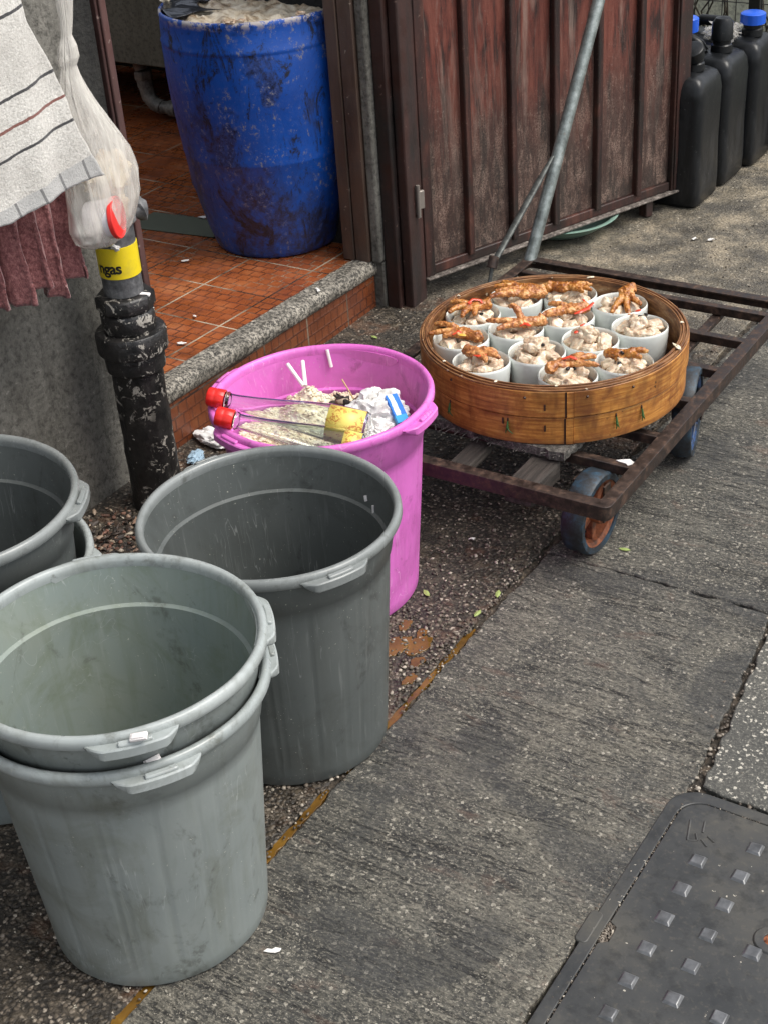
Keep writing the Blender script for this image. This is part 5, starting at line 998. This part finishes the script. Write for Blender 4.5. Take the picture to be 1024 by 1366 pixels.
# ================================================================ DRUMS, BASIN, FENCE
def drums():
    spec = [(-1.84, 4.515, 'black upright drum behind the door edge, nearest of the three'), (-1.835, 4.745, 'black upright drum with a rear blue cap, middle one of the three behind the door'), (-1.815, 4.965, 'black upright drum with blue cap, farthest of the three')]
    for i, (x, y, lab) in enumerate(spec):
        t = thing('jerry_drum', lab, 'drum', (x, y, 0), 'black drums behind the door'); t['_o'] = [0, 0, 0]
        m = MB(); H = .425; hx, hy = .165, .104; rows = [(0, .012), (.012, .0), (.06, -.002), (.2, .001), (.36, -.001), (.395, .004), (.415, .014), (.425, .03), (.432, .06)]; vs = []; n = 64
        for z, ins in rows:
            for k in range(n):
                a = 2*pi*k/n; p = .24; cx_, sy_ = math.copysign(abs(cos(a))**p, cos(a)), math.copysign(abs(sin(a))**p, sin(a)); vs.append(((hx-ins)*cx_, (hy-ins)*sy_, z))
        m.add(vs, [(j*n+k, j*n+(k+1) % n, (j+1)*n+(k+1) % n, (j+1)*n+k) for j in range(len(rows)-1) for k in range(n)]+[tuple(reversed(range(n))), tuple((len(rows)-1)*n+k for k in range(n))]); m.build('body', 'drum', t, ang=50)
        ho = -.03 if i == 1 else 0; m = MB(); m.tube([(-.12, ho, .430), (-.115, ho, .452), (-.08, ho, .468), (.0, ho, .468), (.03, ho, .452), (.04, ho, .43)], [.020, .019, .018, .018, .019, .022], 14); m.build('handle', 'drum', t)
        m = MB(); nx = .095 if i < 2 else .10; m.lathe([(.036, .430), (.034, .452), (.030, .456), (.030, .468)], 32, (nx, 0, 0)); m.build('neck', 'drum', t)
        if i == 0: m = MB(); m.lathe([(.031, 0), (.036, .002), (.036, .034), (.031, .037)], 32, mat=Matrix.Translation((nx, -.005, .470)) @ Matrix.Rotation(R(28), 4, 'X')); m.build('cap', 'drum', t, bevel=.001)
        elif i == 1:
            m = MB(); m.lathe([(.036, .430), (.034, .448), (.030, .452), (.030, .462)], 32, (-.06, .075, 0)); m.build('neck', 'drum', t)
            m = MB(); m.lathe([(.034, 0), (.040, .002), (.040, .044), (.035, .048), (0, .048)], 40, (-.06, .075, .4625), fn=lambda a, z, r: .0008*sin(24*a) if r > .039 else 0, cap=False); m.build('blue_cap', 'cap', t)
            m = MB(); m.lathe([(.030, 0), (.036, .002), (.034, .055), (.024, .07), (.0, .075)], 32, (nx, 0, .4685), cap=False); m.build('cap', 'drum', t)
        else: m = MB(); m.lathe([(.034, 0), (.042, .002), (.042, .034), (.036, .038), (0, .038)], 40, (nx, 0, .4685), fn=lambda a, z, r: .0008*sin(24*a) if r > .04 else 0, cap=False); m.build('cap', 'cap', t)
    m = MB(); m.ico((0, 0, 0), .05, 4, .5, 6, (1.1, .7, .5), fr=2.4); o = m.build('film_scrap', 'bag', ang=60); o.location = (-1.79, 4.90, .455); tag(o, 'crumpled clear plastic film on top of the farthest black drum', 'plastic film')
    # enamel basin
    m = MB(); m.lathe([(0, 0), (.11, 0), (.13, .006), (.165, .045), (.185, .078), (.196, .080), (.198, .083), (.195, .086), (.182, .083), (.16, .048), (.125, .012), (0, .008)], 64, cap=False); o = m.build('basin', 'teal', ang=60); o.location = (-2.030, 4.115, .001); o.scale = (1, 1, .60); tag(o, 'pale teal basin on the ground peeking out beneath the door', 'basin')
    # wire fence
    t = thing('wire_fence', 'dark wire mesh fence with black post behind the drums', 'fence', (-1.8, 5.35, 0))
    m = MB(); m.box((-1.862, 5.33, 0), (-1.820, 5.37, 1.6)); m.build('post', 'mesh', t, bevel=.002); m = MB(); m.box((-2.32, 5.335, 0), (-2.285, 5.365, 1.6)); m.build('post', 'mesh', t, bevel=.002)
    for (a, b) in ((-2.285, -1.863), (-1.819, -1.2)):
        m = MB(); k = int((b-a)/.05)
        for i in range(k+1): xx = a+(b-a)*i/k; m.tube([(xx, 5.35, .02), (xx, 5.35, 1.55)], .0018, 6, cap=False)
        for i in range(20): zz = .06+i*.075; m.tube([(a, 5.352, zz), (b, 5.352, zz)], .0018, 6, cap=False)
        m.build('mesh_panel', 'mesh', t)
    m = MB(); m.box((-1.80, 5.10, 0), (-1.60, 5.2, .17)); tag(m.build('brick', 'doorframe', bevel=.004), 'reddish brown timber block on the ground behind the farthest drum', 'timber block')
    m = MB(); m.box((-2.6, 5.78, -.03), (-1.0, 5.84, .62)); tag(m.build('bright_backing', 'pale'), 'low pale backing added for brightness just beyond the wire fence', 'wall')  # pale wall added as a bright backdrop behind the mesh
    # climbing stems
    g = random.Random(17)
    for s_ in range(7):
        x = -2.3+s_*.14; t = thing('climbing_plant', 'bare brown vine stems with a few leaves behind the wire fence', 'vine', (x, 5.5, 0), 'vines behind the wire fence'); st, lf = MB(), MB()
        for k in range(4):
            p = Vector((x+g.uniform(-.04, .04), 5.48+g.uniform(-.03, .05), 0)); pts = [p.copy()]
            for j in range(14): p = p+Vector((g.uniform(-.045, .045), g.uniform(-.015, .015), g.uniform(.05, .1))); pts.append(p.copy())
            st.tube(pts, [.005*(1-j/18) for j in range(15)], 6)
            for q in pts[3:]:
                for w in range(2):
                    if g.random() < .18:
                        d = Vector((g.uniform(-1, 1), g.uniform(-1, 1), g.uniform(-.6, .6))).normalized(); e = d.cross(Vector((0, 0, 1))).normalized(); L = g.uniform(.015, .035); lf.add([q, q+d*L*.5+e*L*.3, q+d*L, q+d*L*.5-e*L*.3], [(0, 1, 2, 3)])
        st.build('stems', 'twig', t); lf.build('leaves', 'leaf', t)
drums()
# ================================================================ LITTER
def litter():
    g = random.Random(77)
    def scrap(name, x, y, z, poly, h, mat, lab, cat, grp=None, rot=0):
        m = MB(); n = len(poly); cxm = sum(p[0] for p in poly)/n; cym = sum(p[1] for p in poly)/n; vs = [(px, py, h*(.4+.9*abs(mn.noise(Vector((px*90, py*90, x)))))) for px, py in poly]+[(cxm, cym, h)]
        m.add(vs, [(i, (i+1) % n, n) for i in range(n)]); o = m.build(name, mat, smooth=False); s = o.modifiers.new('thick', 'SOLIDIFY'); s.thickness = .0012; s.offset = 1; o.location = (x, y, z+.0015); o.rotation_euler = (0, 0, rot); tag(o, lab, cat, grp)
    def blob(r, k, n=11, sx=1.3):
        q = random.Random(k); f = [q.uniform(.25, 1.05) for _ in range(n)]; e = q.uniform(.35, .7)
        return [(r*sx*f[i]*cos(2*pi*i/n), r*e*f[(i*3) % n]*sin(2*pi*i/n)*1.3) for i in range(n)]
    scrap('paper_scrap', -1.083, 1.194, 0, [(-.016, -.001), (-.010, .004), (-.004, .002), (.003, .006), (.012, .004), (.010, -.001), (.003, -.005), (-.005, -.004)], .004, 'whitescrap', 'small torn white scrap on the pavement right of the nearest bins', 'scrap', rot=R(30))
    # crumpled tissues by the step
    def crumple(x, y, z, r, lab, sd, sc, mat='tissue', name='crumpled_tissue', cat='tissue'):
        m = MB(); bm = bmesh.new(); bmesh.ops.create_icosphere(bm, subdivisions=4, radius=1); vs = []
        for v in bm.verts:
            p = v.co; k = 1+.7*abs(mn.noise(p*1.4+Vector((sd, 0, 0))))-.5*abs(mn.noise(p*3+Vector((sd, 4, 0)))); vs.append(Vector((p.x*sc[0], p.y*sc[1], p.z*sc[2]))*r*k)
        m.add(vs, [tuple(q.index for q in f.verts) for f in bm.faces]); bm.free(); o = m.build(name, mat, ang=35); o.location = (x, y, z+r*sc[2]*.8); o.rotation_euler = (0, 0, sd); tag(o, lab, cat)
    crumple(-2.178, 2.46, 0, .034, 'crumpled white napkin on the ground between the step and the pink bin', 3, (1.5, .8, .5))
    crumple(-2.165, 2.375, 0, .022, 'small pale blue wrapper on the ground by the foot of the step', 5, (1.3, .8, .45), 'paleblue', 'crumpled_wrapper', 'wrapper')
    for (x, y, zz, s, lab) in [(-2.255, 3.07, zf(3.07)+.004, .014, 'white rag scrap on the granite edge of the doorstep near the jamb'), (-2.75, 3.10, zf(3.1), .012, 'white scrap on the red tiles left of the barrel foot'), (-2.93, 3.42, zf(3.4)+.003, .016, 'pale food scrap on the green mat edge'), (-2.46, 2.78, zf(2.78), .010, 'pale scrap on the red tiles near the middle of the step'), (-2.38, 2.62, zf(2.62), .012, 'pale scrap on the red tiles nearest the pillar'), (-2.75, 3.28, zf(3.3)+.003, .009, 'small white crumb on the red tiles near the mat')]:
        scrap('food_scrap', x, y, zz, blob(s, x*9), s*.35, 'whitescrap', lab, 'scrap', 'scraps on the tiles and step', rot=g.uniform(0, 3))
    for (x, y, lab, s) in [(-1.585, 4.176, 'thin white scrap on the sandy ground, left of two near the drums', .012), (-1.535, 4.19, 'bright white scrap on the sandy ground, right of two near the drums', .014), (-1.375, 2.36, 'white scrap on the damp gutter strip between pink bin and trolley', .010)]:
        scrap('paper_scrap', x, y, -.001, blob(s, y), .006, 'whitescrap', lab, 'scrap', rot=g.uniform(0, 3))
    for (x, y, lab) in [(-1.225, 2.20, 'pale green leaf scrap on the joint, upper of two'), (-1.23, 2.12, 'pale green leaf scrap on the joint, lower of two'), (-1.36, 2.135, 'pale green leaf scrap on the gutter strip beside the pink bin'), (-1.06, 2.50-.03, 'yellow green leaf scrap on the pavement below the trolley wheel'), (-2.13, 3.15, 'green leaf scrap on the ground below the end of the step'), (-1.95, 2.05, 'green leaf scrap by the foot of the gas pipe')]:
        scrap('leaf_scrap', x, y, 0, [(-.013, 0), (-.006, .005), (.004, .006), (.014, .001), (.005, -.005), (-.005, -.004)], .004, 'leaflight', lab, 'leaf', 'green leaf scraps', rot=g.uniform(0, 3))
    # muck at the foot of the gas pipe
    m = MB()
    for k in range(700):
        x, y = -2.06+g.gauss(0, .075), 1.98+g.gauss(0, .09)
        if x < -2.235: continue
        if (x+2.128)**2+(y-2.185)**2 < .065**2: continue
        s = g.uniform(.002, .0075); m.ico((x, y, s*.3+max(0, .02-abs(x+2.18)*.2)*g.random()), s, 1, .5, k, (g.uniform(.8, 1.8), .8, .6), rot=g.uniform(0, 3))
    tag(m.build('food_muck', 'muck', ang=60), 'dark muck and food crumbs heaped at the foot of the gas pipe', 'muck', kind='stuff')
litter()
# ---------------------------------------------------------------- tidy helper data
for o in S.objects:
    if '_o' in o: del o['_o']
